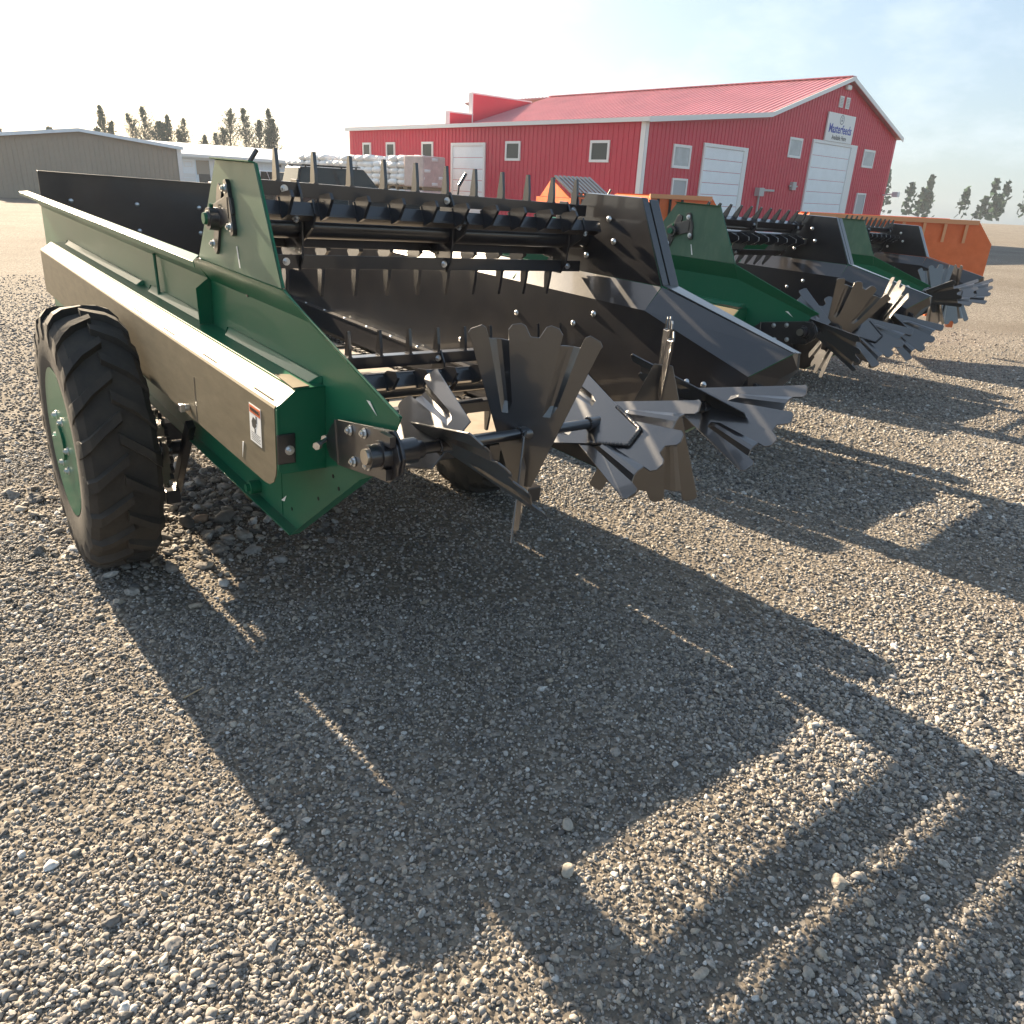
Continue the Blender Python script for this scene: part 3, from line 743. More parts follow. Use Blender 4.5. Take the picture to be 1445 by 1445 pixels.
coarse_zone = lambda X, Y: np.clip((vnoise(X, Y, .9, 5) - .45) * 4, 0, 1)
river = lambda X, Y: np.clip(1.2 - np.hypot((X - .95) / .75, (Y - 4.0) / 1.0), 0, 1)
ln = lambda rs, n, m, s, lo, hi: np.clip(np.exp(rs.randn(n) * s + math.log(m)), lo, hi)
n1 = scatter('fine grey and tan grit between the larger stones', .0085, 0, 3.3, lambda rs, X, Y: ln(rs, X.size, .0072, .28, .004, .012), lambda X, Y, d: .42 + .35 * coarse_zone(X, Y), 11, 1, .75)
n2 = scatter('small grey gravel stones covering the yard', .0125, 0, 5.6, lambda rs, X, Y: ln(rs, X.size, .0108, .30, .0055, .022) * (1 + .15 * coarse_zone(X, Y)), lambda X, Y, d: .36 + .40 * coarse_zone(X, Y), 12, 2, .7)
n3 = scatter('rounded larger gravel stones lying loose on top', .034, 0, 7.0, lambda rs, X, Y: ln(rs, X.size, .0200, .25, .013, .040), lambda X, Y, d: .05 + .30 * coarse_zone(X, Y) + .3 * river(X, Y), 13, 3, .62)
n4 = scatter('river stones lying by the spreader wheel', .048, 0, 7.0, lambda rs, X, Y: ln(rs, X.size, .042, .28, .026, .085), lambda X, Y, d: .75 * river(X, Y), 14, 3, .58)
n5 = scatter('gravel stones farther out in the yard', .026, 5.0, 16, lambda rs, X, Y: ln(rs, X.size, .020, .28, .012, .04), lambda X, Y, d: np.clip(1.0 - d / 17, 0, .62), 15, 1, .6, region=(-6, 18, -1, 17))
print('stones', n1, n2, n3, n4, n5)

def pebble(loc, dims, col, label, rot=0, seed=0):
    bm = bmesh.new(); bmesh.ops.create_icosphere(bm, subdivisions=3, radius=.5)
    rs = random.Random(seed); dirs = [Vector((rs.gauss(0, 1), rs.gauss(0, 1), rs.gauss(0, 1))).normalized() for _ in range(7)]
    for v in bm.verts:
        c = v.co.copy()
        for dd in dirs:
            k = c.dot(dd) - .40
            if k > 0: c -= dd * k * .85
        v.co = Vector((c.x * dims[0] * 1.1, c.y * dims[1] * 1.1, c.z * dims[2] * 1.1))
    me = bpy.data.meshes.new('stone'); bm.to_mesh(me); bm.free(); me.polygons.foreach_set('use_smooth', [True] * len(me.polygons))
    me.materials.append(mat('stone_%d' % seed, col, .8, var=.25, vscale=30, bump=.3, bscale=150))
    o = bpy.data.objects.new('stone', me); COL.objects.link(o); o.location = (loc[0], loc[1], loc[2]); o.rotation_euler = (0, 0, rot)
    tag(o, label, 'stone')
pebble((1.35, 3.93, .035), (.07, .09, .12), (.30, .21, .13), 'tan upright stone under the back corner of the nearest spreader', .5, 1)
pebble((1.37, 3.79, .02), (.16, .09, .05), (.27, .28, .28), 'flat pale grey stone beside the tan upright stone', -.3, 2)
pebble((1.12, 3.70, .02), (.13, .07, .06), (.17, .155, .14), 'blocky grey stone between the wheel and the flat pale stone', .6, 3)
pebble((1.01, 3.73, .02), (.075, .06, .045), (.34, .24, .17), 'round pinkish tan stone lying in the sunlight by the tyre', .2, 4)
pebble((1.085, 1.02, .008), (.045, .030, .022), (.34, .31, .26), 'angular pale stone at the near corner of the sunlit patch', .5, 5)
pebble((1.19, 1.137, .008), (.042, .030, .02), (.33, .31, .27), 'flat pale stone on the shadow edge of the sunlit patch', .9, 6)
b = MB(); b.tube((.507, 2.261, .012), (.575, 2.280, .016), .003, .002, 7); o = b.build('twig', mat('dry_twig', (.35, .27, .17), .8)); tag(o, 'short dry twig lying on the shaded gravel at the left', 'twig')

# ------------------------------------------------------------------ buildings of the far yard
RED = mat('red_siding', (0.56, 0.024, 0.060), 0.42, var=.06, vscale=.8, dust=.04, dscale=1.2)
ROOFRED = mat('red_roof', (0.60, 0.25, 0.27), 0.35, var=.12, vscale=.6)
TRIM = mat('white_trim', (.78, .78, .76), .5)
DOORW = mat('white_door', (.82, .86, .88), .45, var=.05, vscale=1.5)
DOORG = mat('grey_door', (.40, .42, .43), .5)
GLASS = mat('window_glass', (.035, .045, .045), .10)
BLIND = mat('window_blind', (.42, .45, .46), .25, var=.2, vscale=2)
BEIGE = mat('beige_siding', (.33, .28, .22), .55, var=.06, vscale=1.2)
WSID = mat('white_siding', (.72, .80, .86), .55, var=.06)
WROOF = mat('white_roof', (.74, .75, .76), .4, var=.05, vscale=.5)
DARKO = mat('dark_opening', (.07, .065, .06), .8)
BLUE = mat('sign_blue', (.03, .06, .36), .5)
GREY = mat('sign_grey', (.28, .29, .32), .5)
METER = mat('grey_metal', (.45, .45, .44), .5)

def ribs(b, x0, x1, y, zf0, zf1, pitch, d, axis='x', mi=0, w=.05):
    """trapezoid siding ribs standing proud of a wall towards -axis normal; zf give the height at each position"""
    n = int((x1 - x0) / pitch)
    for k in range(n + 1):
        x = x0 + pitch * (k + .5)
        if x + w > x1: break
        z0, z1 = zf0(x), zf1(x)
        if axis == 'x': b.poly([(x - w * .5, y, z0), (x + w * .5, y, z0), (x + w * .28, y - d, z0), (x - w * .28, y - d, z0)], (0, 0, z1 - z0))
        else: b.poly([(y, x - w * .5, z0), (y, x + w * .5, z0), (y - d, x + w * .28, z0), (y - d, x - w * .28, z0)], (0, 0, z1 - z0))

def window(root, ax, a0, a1, z0, z1, pane=GLASS, fr=.09, out=.05):
    """frame and pane on the front (ax='x', facing -y) or side wall (ax='y', facing -x)"""
    Bx = (lambda b, p0, p1, q0, q1, d0, d1: b.box(p0, p1, -d1, -d0, q0, q1)) if ax == 'x' else (lambda b, p0, p1, q0, q1, d0, d1: b.box(-d1, -d0, p0, p1, q0, q1))
    b = MB()
    Bx(b, a0, a1, z0, z0 + fr, 0, out); Bx(b, a0, a1, z1 - fr, z1, 0, out); Bx(b, a0, a0 + fr, z0 + fr, z1 - fr, 0, out); Bx(b, a1 - fr, a1, z0 + fr, z1 - fr, 0, out)
    f = b.build('window', TRIM, root)
    b = MB(); Bx(b, a0 + fr, a1 - fr, z0 + fr, z1 - fr, 0, .028); b.build('pane', pane, f)
    return f

def overhead_door(root, ax, a0, a1, z1, n=8, jamb=.28, deep=False):
    Bx = (lambda b, p0, p1, q0, q1, d0, d1: b.box(p0, p1, -d1, -d0, q0, q1)) if ax == 'x' else (lambda b, p0, p1, q0, q1, d0, d1: b.box(-d1, -d0, p0, p1, q0, q1))
    b = MB(); Bx(b, a0, a0 + .12, 0, z1, 0, .07); Bx(b, a1 - jamb, a1, 0, z1, 0, .07); Bx(b, a0 + .12, a1 - jamb, z1 - .12, z1, 0, .07)
    d = b.build('overhead_door', TRIM, root)
    h = (z1 - .12) / n
    for k in range(n):
        b = MB(); Bx(b, a0 + .12, a1 - jamb, k * h + .008, (k + 1) * h - .008, 0, .03)
        for q in range(1, 4): Bx(b, a0 + .12, a1 - jamb, k * h + h * q / 4 - .012, k * h + h * q / 4 + .012, .03, .034)
        b.build('door_panel', DOORW, d)
    return d

def person_door(root, a0, a1, z1):
    b = MB(); b.box(a0, a0 + .07, -.06, 0, 0, z1); b.box(a1 - .07, a1, -.06, 0, 0, z1); b.box(a0 + .07, a1 - .07, -.06, 0, z1 - .07, z1)
    d = b.build('door', TRIM, root)
    b = MB(); b.box(a0 + .07, a1 - .07, -.03, 0, 0, z1 - .07); b.build('door_leaf', DOORG, d)
    b = MB(); b.box(a1 - .17, a1 - .12, -.07, -.03, 1.0, 1.06); b.build('handle', METER, d)

def red_shop():
    u = math.atan2(math.cos(R(45.5)), math.sin(R(45.5)))
    r = empty('red_shop', mw=far(3.917, 29.02, 0, u))
    tag(r, 'long red metal shop building with white overhead doors and a feed sign on its gable', 'building')
    L, E0, KX, KZ, PX, PZ, RX, RZ = 18.4, 3.88, 7.69, 4.65, 14.21, 6.62, 20.75, 4.66
    b = MB(); b.poly([(0, 0, 0), (RX, 0, 0), (RX, 0, RZ), (PX, 0, PZ), (KX, 0, KZ), (0, 0, E0)], (0, .2, 0)); b.build('wall', RED, r)
    b = MB(); b.box(0, .2, .202, L, 0, E0 - .02); b.build('wall', RED, r); b = MB(); b.box(RX - .2, RX, .202, L + 8, 0, RZ - .05); b.build('wall', RED, r)
    top = lambda x: E0 + (KZ - E0) * x / KX if x < KX else (KZ + (PZ - KZ) * (x - KX) / (PX - KX) if x < PX else PZ + (RZ - PZ) * (x - PX) / (RX - PX))
    b = MB(); ribs(b, .12, RX - .05, 0, lambda x: 0, lambda x: top(x) - .14, .235, .022); tag(b.build('siding_ribs', RED, r), kind='stuff')
    b = MB(); ribs(b, .12, L - .05, 0, lambda x: 0, lambda x: E0 - .12, .235, .022, 'y'); tag(b.build('siding_ribs', RED, r), kind='stuff')
    # roof: lean-to, main slopes
    def slope(x0, z0, x1, z1, y1, over=.25):
        b = MB(); b.poly([(x0, -over, z0), (x1, -over, z1), (x1, y1, z1), (x0, y1, z0)], (0, 0, .06)); p = b.build('roof', ROOFRED, r)
        b = MB(); n = int((y1 + over) / .30)
        for k in range(n):
            y = -over + .15 + k * .30
            b.poly([(x0, y - .035, z0 + .06), (x1, y - .035, z1 + .06), (x1, y + .035, z1 + .06), (x0, y + .035, z0 + .06)], (0, 0, .035))
        tag(b.build('roof_ribs', ROOFRED, p), kind='stuff')
    slope(-.15, E0 - .02, KX, KZ + .02, L); slope(KX, KZ + .02, PX, PZ + .03, L); slope(PX, PZ + .03, RX + .15, RZ + .0, L + 8)
    b = MB(); b.box(PX - .2, PX + .2, -.27, L, PZ + .10, PZ + .14); b.build('ridge_cap', ROOFRED, r)
    # fascia and rake trim
    b = MB(); b.box(-.19, -.152, -.28, L + .1, E0 - .08, E0 + .06); b.build('eave_fascia', TRIM, r)
    for x0, z0, x1, z1 in ((-.15, E0 - .02, KX, KZ + .02), (KX, KZ + .02, PX, PZ + .03), (PX, PZ + .03, RX + .15, RZ)):
        b = MB(); b.poly([(x0, -.26, z0 - .08), (x1, -.26, z1 - .08), (x1, -.26, z1 + .09), (x0, -.26, z0 + .09)], (0, -.04, 0)); b.build('rake_trim', TRIM, r)
    b = MB(); b.box(-.05, .13, -.06, -.022, 0, E0 - .05); b.box(-.06, -.022, -.06, .13, 0, E0 - .05); b.build('corner_trim', TRIM, r)
    # stepped parapet at the far end
    for x0, x1, z0, z1 in ((6.4, 8.05, 4.4, 5.20), (8.05, 12.6, 4.7, 6.26)):
        b = MB(); b.box(x0, x1, L, L + .25, z0, z1); p = b.build('parapet', RED, r)
        b = MB(); b.box(x0 - .05, x1 + .02, L - .03, L + .28, z1, z1 + .07); b.box(x0 - .06, x0 - .002, L - .03, L + .28, z0, z1); b.build('parapet_cap', TRIM, p)
    # openings
    for a0, a1, z0, z1 in ((1.70, 2.80, 2.46, 3.24), (9.86, 10.98, 3.26, 4.04), (17.2, 18.45, 3.22, 4.02)): window(r, 'x', a0, a1, z0, z1, BLIND)
    for a0, a1, z0, z1 in ((16.5, 17.2, 2.66, 3.28), (14.5, 15.22, 2.64, 3.28), (11.62, 12.45, 2.60, 3.28), (6.05, 6.92, 2.55, 3.26), (1.48, 2.40, 2.53, 3.25)): window(r, 'y', a0, a1, z0, z1)
    overhead_door(r, 'x', 3.56, 6.66, 3.40); overhead_door(r, 'x', 11.88, 16.32, 4.10, jamb=.62); overhead_door(r, 'y', 8.12, 10.34, 3.22, 7, .12)
    person_door(r, 1.84, 2.78, 2.13); person_door(r, 17.35, 18.36, 2.07)
    # gable vents, lamp, meter, conduit, flood lamp
    for a in (13.70, 14.33):
        b = MB(); b.box(a, a + .36, -.05, 0, 5.50, 5.95); v = b.build('gable_vent', TRIM, r)
        for k in range(6):
            b = MB(); b.box(a + .06, a + .30, -.065, -.05, 5.55 + .06 * k, 5.585 + .06 * k); b.build('louvre', METER, v)
    b = MB(); b.box(14.0, 14.42, -.16, 0, 6.22, 6.42); b.build('gable_lamp', TRIM, r, bev=.05)
    b = MB(); b.box(7.72, 8.10, -.22, 0, 1.68, 2.0); b.box(8.10, 9.1, -.12, -.04, 1.88, 1.96); b.tube((8.0, -.06, 0), (8.0, -.06, 1.68), .045); b.build('electric_meter', METER, r)
    b = MB(); b.box(10.55, 10.85, -.16, 0, 2.0, 2.32); b.box(10.4, 11.1, -.10, -.04, 2.12, 2.18); b.build('junction_box', METER, r)
    b = MB(); b.tube((20.4, -.02, 2.05), (20.4, -.55, 2.12), .03); b.box(20.25, 20.55, -.85, -.55, 1.98, 2.22); b.build('flood_lamp', TRIM, r, bev=.02)
    # feed sign
    b = MB(); b.box(12.82, 15.51, -.09, -.03, 4.11, 5.25); s = b.build('sign_board', TRIM, r)
    rot = Matrix.Rotation(math.pi / 2, 4, 'X')
    me = text_mesh('Masterfeeds', .50, .010); me.materials.append(BLUE); place(me, 'lettering', s, mx=Matrix.Translation((14.16, -.092, 4.62)) @ rot @ Matrix.Diagonal((.93, 1, 3, 1)))
    me = text_mesh('Available Here', .27, .004); me.materials.append(PRINT); place(me, 'lettering', s, mx=Matrix.Translation((14.16, -.092, 4.28)) @ rot @ Matrix.Diagonal((.90, 1, 3, 1)))
    b = MB(); N = 24; vs = []
    for rr in (.20, .155):
        for d in (-.094, -.09):
            vs += [(14.16 + rr * 1.05 * math.cos(2 * math.pi * k / N), d, 5.02 + rr * math.sin(2 * math.pi * k / N)) for k in range(N)]
    fs = []
    for k in range(N):
        j = (k + 1) % N; fs += [(k, j, 2 * N + j, 2 * N + k), (k, N + k, N + j, j), (2 * N + k, 2 * N + j, 3 * N + j, 3 * N + k)]
    b.add(vs, fs); em = b.build('emblem_ring', GREY, s)
    b = MB(); b.poly([(14.07, -.09, 4.98), (14.16, -.09, 4.93), (14.25, -.09, 4.98), (14.22, -.09, 5.06), (14.16, -.09, 5.02), (14.10, -.09, 5.06)], (0, -.004, 0)); b.build('emblem_mark', GREY, em)
    b = MB(); b.box(14.08, 14.24, -.094, -.09, 5.08, 5.12); b.build('emblem_mark', GREY, em)
red_shop()

def beige_shed():
    r = empty('beige_shed', mw=far(-18.76, 45, 0, R(27)))
    tag(r, 'beige metal shed gable with a white corner trim at the left edge of the yard', 'shed')
    b = MB(); b.poly([(-9.4, 0, 0), (0, 0, 0), (0, 0, 2.76), (-4.7, 0, 3.32), (-9.4, 0, 2.76)], (0, .15, 0)); b.box(-.15, 0, .152, 12, 0, 2.74); b.build('wall', BEIGE, r)
    b = MB(); ribs(b, -9.3, -.15, 0, lambda x: 0, lambda x: 2.62 + .56 * (1 - abs(x + 4.7) / 4.7), .23, .02); tag(b.build('siding_ribs', BEIGE, r), kind='stuff')
    for sg in (-1, 1):
        b = MB(); b.poly([(-4.7, -.2, 3.34), (-4.7 + sg * 4.85, -.2, 2.76), (-4.7 + sg * 4.85, 12.2, 2.76), (-4.7, 12.2, 3.34)], (0, 0, .05)); b.build('roof', WROOF, r)
        b = MB(); b.poly([(-4.7, -.2, 3.24), (-4.7 + sg * 4.85, -.2, 2.66), (-4.7 + sg * 4.85, -.2, 2.82), (-4.7, -.2, 3.40)], (0, -.04, 0)); b.build('rake_trim', WSID, r)
    b = MB(); b.box(-.17, .04, -.06, -.022, 0, 2.72); b.build('corner_trim', TRIM, r)
beige_shed()

def white_shop():
    r = empty('white_shop', mw=far(-35, 70, 0, 0))
    tag(r, 'long low white shop building with open bays behind the beige shed', 'building')
    L = 20.6
    zt = lambda x: 3.34 - .030 * x
    b = MB(); b.poly([(0, 0, 0), (L, 0, 0), (L, 0, 2.65), (0, 0, 2.95)], (0, .2, 0)); b.build('wall', WSID, r)
    b = MB(); b.poly([(-.3, -.6, 3.10), (L + .3, -.6, 2.66), (L + .3, 5, 3.55), (-.3, 5, 4.05)], (0, 0, .10)); b.build('roof', WROOF, r)
    b = MB(); b.poly([(-.3, -.6, 2.96), (L + .3, -.6, 2.52), (L + .3, -.6, 2.72), (-.3, -.6, 3.16)], (0, -.05, 0)); b.build('fascia', TRIM, r)
    b = MB(); b.box(L - .2, L, .2, 5, 0, 2.62); b.build('wall', WSID, r)
    def panel(name, x0, x1, z0, z1, M, d=.04):
        b = MB(); b.box(x0, x1, -d, 0, z0, z1); return b.build(name, M, r)
    panel('overhead_door', 5.85, 6.95, 0, 2.66, DOORW); 
    for k in range(4): panel('door_panel', 5.9, 6.9, .15 + .36 * k, .47 + .36 * k, TRIM, .06)
    window(r, 'x', 6.0, 6.75, 2.05, 2.5)
    panel('tan_bay', 7.05, 8.15, 1.5, 2.6, BEIGE); panel('open_bay', 7.2, 8.15, 0, 1.55, DARKO, .045)
    panel('post', 8.2, 8.5, 0, 2.6, TRIM, .08); panel('open_bay', 8.6, 9.6, 0, 2.4, DARKO)
    window(r, 'x', 10.05, 10.85, 2.25, 2.7); window(r, 'x', 13.95, 14.35, 2.25, 2.65); window(r, 'x', 14.75, 15.7, 2.2, 2.62); window(r, 'x', 17.3, 18.1, 2.1, 2.5)
    panel('blue_band', 11.0, L - .1, 0, 2.0, mat('pale_blue_siding', (.38, .47, .54), .5), .03)
    panel('post', 12.2, 12.35, 0, 2.55, TRIM, .08)
white_shop()

# ------------------------------------------------------------------ trees beyond the buildings
BARK = mat('bark', (.10, .075, .055), .9)
LEAF = mat('leaf', (.020, .052, .026), .8, var=.35, vscale=.9, spec=.15)
def tree(x, y, h, w, label, seed, spires=1):
    rs = random.Random(seed)
    r = empty('spruce_tree', mw=far(x, y, 0, rs.random() * 6))
    tag(r, label, 'tree', 'trees beyond the buildings')
    b = MB(); tips = []
    for k in range(spires):
        ox = (k - (spires - 1) / 2) * w / max(1, spires) * .9; hh = h * (1 if k == spires // 2 else rs.uniform(.72, .92)); tips.append((ox, rs.uniform(-.3, .3), hh))
        b.tube((ox * .2, 0, 0), (ox * .7, 0, hh * .35), .16, .11, 8); b.tube((ox * .7, 0, hh * .35), (ox, 0, hh * .97), .11, .02, 8)
    b.build('trunk', BARK, r)
    b = MB(); lb = MB()
    for ox, oy, hh in tips:
        for k in range(int(150 * hh / 9)):
            t = rs.random() ** .6; z = hh * (.12 + .87 * t); rad = min(1, (1 - t) / .46) ** .85 * w * .5 / max(1, spires ** .75) + .08
            a = rs.random() * 6.283; ln_ = rad * rs.choice((.5, .7, .85, 1.0, 1.3)); up = rs.uniform(.5, 1.3) * ln_ + .12
            p0 = Vector((ox * (z / hh), oy, z)); p1 = p0 + Vector((math.cos(a) * ln_, math.sin(a) * ln_, up))
            lb.tube(p0, p1, .025, .008, 4, cap=False)
            for q in range(18):
                f = rs.uniform(.25, 1.06); c = p0.lerp(p1, f) + Vector((rs.gauss(0, .075), rs.gauss(0, .075), rs.gauss(0, .10)))
                d1 = Vector((rs.gauss(0, 1), rs.gauss(0, 1), rs.gauss(0, 1))).normalized(); d2 = d1.orthogonal().normalized(); s1 = rs.uniform(.06, .13); s2 = s1 * rs.uniform(.4, .7)
                b.add([c - d1 * s1, c + d2 * s2, c + d1 * s1, c - d2 * s2], [(0, 1, 2, 3)])
    lb.build('limbs', BARK, r); b.build('crown', LEAF, r)
tree(-50.2, 110, 9.2, 6.4, 'leftmost tall ragged tree above the beige shed', 1, 3)
tree(-47.3, 110, 8.2, 3.5, 'slim left tree of the close pair above the shed corner', 2, 2)
tree(-45.8, 111, 8.0, 3.8, 'slim right tree of the close pair above the shed corner', 3, 2)
tree(-39.5, 110, 9.5, 4.9, 'lone pointed tree standing above the white roof', 4, 2)
tree(-36.2, 110, 9.4, 4.6, 'tall tree just right of the lone pointed one', 5, 2)
tree(-33.7, 110, 9.5, 5.2, 'dense bushy tree at the right end of the tree line', 6, 3)
tree(-43.4, 112, 6.2, 1.6, 'low treetop just clearing the white roof', 7, 1)
tree(-41.5, 112, 6.5, 1.6, 'low pointed treetop left of the lone tall tree', 8, 1)
tree(-55.5, 110, 9.0, 4.0, 'tall tree behind the beige shed ridge, farthest left', 9, 3)

def far_wood(x0, x1, y, seed, name_label):
    rs = random.Random(seed); b = MB()
    for k in range(int((x1 - x0) / 2.2)):
        cx, cy, h = x0 + 2.2 * k + rs.gauss(0, .8), y + rs.gauss(0, 4), rs.uniform(4.0, 8.5)
        for q in range(70):
            t = rs.random() ** .7; rr = (1 - t) ** .6 * rs.uniform(1.2, 2.4); a = rs.random() * 6.283
            c = Vector((cx + math.cos(a) * rr * rs.random(), cy + math.sin(a) * rr * rs.random(), h * (.02 + .97 * t)))
            d1 = Vector((rs.gauss(0, 1), rs.gauss(0, 1), rs.gauss(0, 1))).normalized(); d2 = d1.orthogonal(); s1 = rs.uniform(.35, .8)
            b.add([c - d1 * s1, c + d2 * s1 * .7, c + d1 * s1, c - d2 * s1 * .7], [(0, 1, 2, 3)])
    me = b.mesh('far_wood', LEAF); o = bpy.data.objects.new('far_wood', me); COL.objects.link(o); o.matrix_world = far(0, 0, 0)
    tag(o, name_label, 'wood', kind='stuff')
far_wood(70, 190, 165, 51, 'hazy belt of trees on the right horizon beyond the red shop')
far_wood(-175, -85, 160, 52, 'hazy belt of trees on the left horizon beyond the beige shed')

# ------------------------------------------------------------------ pallets of wrapped feed bags
BAG = mat('feed_bag', (.84, .83, .81), .6, var=.06, vscale=3, objrand=.08)
WRAP = mat('stretch_wrap', (.62, .48, .44), .25, var=.15, vscale=4)
WOOD = mat('pallet_wood', (.28, .20, .12), .8)
def pallet(x, y, rot, label, seed, wrapped=False, top=1.0):
    rs = random.Random(seed)
    r = empty('pallet_stack', mw=far(x, y, 0, rot)); tag(r, label, 'pallet stack', 'wrapped pallets of bags beside the red shop')
    for lev in range(2):
        z = lev * 1.30
        b = MB(); b.box(-.55, .55, -.6, .6, z + .10, z + .14)
        for q in (-.5, 0, .5): b.box(q - .05, q + .05, -.6, .6, z, z + .10)
        b.build('pallet', WOOD, r)
        b = MB()
        for k in range(5 if lev == 0 or top >= 1 else 4):
            for i in range(3):
                for sx in (-1, 1):
                    bx, by = sx * .275 + rs.gauss(0, .028), -.4 + .4 * i + rs.gauss(0, .02); z0 = z + .14 + .228 * k + rs.gauss(0, .012)
                    n0 = len(b.v); w, l, h = .265 + rs.gauss(0, .012), .20, .240
                    vs = []
                    for zz, f in ((0, .78), (.30, 1.0), (.66, 1.0), (1, .70)):
                        for cx, cy in ((-1, -.8), (-.8, -1), (.8, -1), (1, -.8), (1, .8), (.8, 1), (-.8, 1), (-1, .8)): vs.append((bx + cx * w * f, by + cy * l * f, z0 + h * zz))
                    fs = [tuple(range(7, -1, -1)), tuple(range(24, 32))] + [(a * 8 + c, a * 8 + (c + 1) % 8, (a + 1) * 8 + (c + 1) % 8, (a + 1) * 8 + c) for a in range(3) for c in range(8)]
                    b.add(vs, fs)
        tag(b.build('bags', BAG, r, smooth=True, ang=50), kind='stuff')
        if wrapped:
            b = MB(); b.poly([(-.58, -.64, z + .12), (.58, -.64, z + .12), (.60, .62, z + .12), (-.58, .64, z + .12)], (0, 0, 1.17)); b.build('stretch_wrap', WRAP, r, bev=.05)
names = ['white bag pallet stack at the far left end of the line', 'white bag pallet stack second from the left end of the line', 'bag pallet stack left of the black vehicle roof', 'bag pallet stack directly behind the roof of the black vehicle', 'bag pallet stack behind the windscreen of the black vehicle', 'bag pallet stack above the bonnet of the black vehicle', 'bag pallet stack third from the right end of the line', 'bag pallet stack next to the pink wrapped end stack', 'pink wrapped pallet stack at the right end of the line']
for k, nm in enumerate(names):
    t = k / 8; pallet(-11.15 + t * 6.85, 41.0 - t * 6.3, -.745 + .03 * (k % 3), nm, 30 + k, k == 8, 1 if k % 3 else .9)

# ------------------------------------------------------------------ vehicles
CBLACK = mat('black_car_paint', (.008, .008, .010), .35, coat=.05, spec=.25)
CNAVY = mat('navy_car_paint', (.010, .016, .045), .35, coat=.05, spec=.25)
CWHITE = mat('white_car_paint', (.65, .66, .66), .3, coat=.8)
CGLASS = mat('car_glass', (.012, .018, .020), .10, spec=.3)
TAIL = mat('tail_lamp', (.45, .02, .02), .25, coat=.5)
HEAD = mat('head_lamp', (.7, .7, .72), .15, coat=.5)
def vehicle(name, label, cat, x, y, rot, paint, L, W, H, kind, group=None):
    """nose towards +X"""
    r = empty(name, mw=far(x, y, 0, rot)); tag(r, label, cat, group)
    h0 = .32; belt = H * .60; hx = L / 2
    if kind == 'suv': cab = [(-hx + .03, belt), (-hx + .22, H), (hx * .18, H), (hx * .48, belt)]
    elif kind == 'pickup': cab = [(-hx * .12, belt), (-hx * .05, H), (hx * .30, H), (hx * .55, belt)]
    else: cab = [(-hx * .72, belt), (-hx * .34, H), (hx * .12, H), (hx * .46, belt)]
    hood = belt * .96
    prof = [(-hx, h0 + .1), (-hx, belt - .05), (-hx + .05, belt), (hx * .5, belt), (hx * .93, hood - .10), (hx, hood - .25), (hx, h0 + .05), (hx - .1, h0), (-hx + .1, h0)]
    b = MB(); b.poly([(px, -W / 2, pz) for px, pz in prof], (0, W, 0)); b.build('body', paint, r, bev=.06)
    ti = .16
    base = [Vector((cab[0][0], -W / 2 + .05, belt)), Vector((cab[3][0], -W / 2 + .05, belt)), Vector((cab[3][0], W / 2 - .05, belt)), Vector((cab[0][0], W / 2 - .05, belt))]
    topv = [Vector((cab[1][0], -W / 2 + ti, H)), Vector((cab[2][0], -W / 2 + ti, H)), Vector((cab[2][0], W / 2 - ti, H)), Vector((cab[1][0], W / 2 - ti, H))]
    b = MB(); b.add(base + topv, [(0, 3, 2, 1), (4, 5, 6, 7), (0, 1, 5, 4), (1, 2, 6, 5), (2, 3, 7, 6), (3, 0, 4, 7)]); b.build('cabin', paint, r, bev=.05)
    def pane(nm, a, c, d, e, k=.10):
        m_ = (a + c + d + e) / 4; q = [p.lerp(m_, k) for p in (a, c, d, e)]; n_ = (q[1] - q[0]).cross(q[2] - q[0]).normalized()
        ctr = (base[0] + topv[2]) / 2
        if n_.dot(m_ - ctr) < 0: n_ = -n_
        b = MB(); b.poly([p + n_ * .004 for p in q], n_ * .010); b.build(nm, CGLASS, r)
    pane('windscreen', base[1], base[2], topv[2], topv[1]); pane('rear_window', base[3], base[0], topv[0], topv[3])
    for i0, i1 in ((0, 1), (3, 2)):
        mb, mt = base[i0].lerp(base[i1], .5), topv[i0].lerp(topv[i1], .5)
        pane('side_window', base[i0], mb, mt, topv[i0]); pane('side_window', mb, base[i1], topv[i1], mt)
    for sx in (-.62, .62):
        for sy in (-1, 1):
            b = MB(); b.tube((sx * hx, sy * (W / 2 - .20), .36), (sx * hx, sy * (W / 2 + .01), .36), .36, n=24); w = b.build('wheel', RUBBER, r, smooth=True)
            b = MB(); b.tube((sx * hx, sy * (W / 2 + .01), .36), (sx * hx, sy * (W / 2 + .02), .36), .22, n=18); b.build('rim', STEEL, w)
    for sy in (-1, 1):
        b = MB(); b.box(-hx - .012, -hx + .05, sy * (W / 2 - .22), sy * (W / 2 + .004), belt - .32, belt - .06); b.build('tail_light', TAIL, r, bev=.01)
        b = MB(); b.box(hx - .10, hx + .012, sy * (W / 2 - .35), sy * (W / 2 - .02), hood - .40, hood - .24); b.build('headlight', HEAD, r, bev=.01)
    if kind == 'suv':
        for sy in (-1, 1):
            b = MB(); b.tube((cab[1][0] + .1, sy * (W / 2 - .25), H + .06), (cab[2][0] - .1, sy * (W / 2 - .25), H + .06), .02, n=8); b.box(cab[1][0] + .2, cab[1][0] + .26, sy * (W / 2 - .25) - .02, sy * (W / 2 - .25) + .02, H - .01, H + .05); b.box(cab[2][0] - .3, cab[2][0] - .24, sy * (W / 2 - .25) - .02, sy * (W / 2 - .25) + .02, H - .01, H + .05); b.build('roof_rail', CBLACK, r)
    if kind == 'pickup':
        b = MB(); b.box(-hx + .08, -hx * .15, -W / 2 + .08, W / 2 - .08, belt, belt + .004); b.build('tonneau_cover', CBLACK, r)
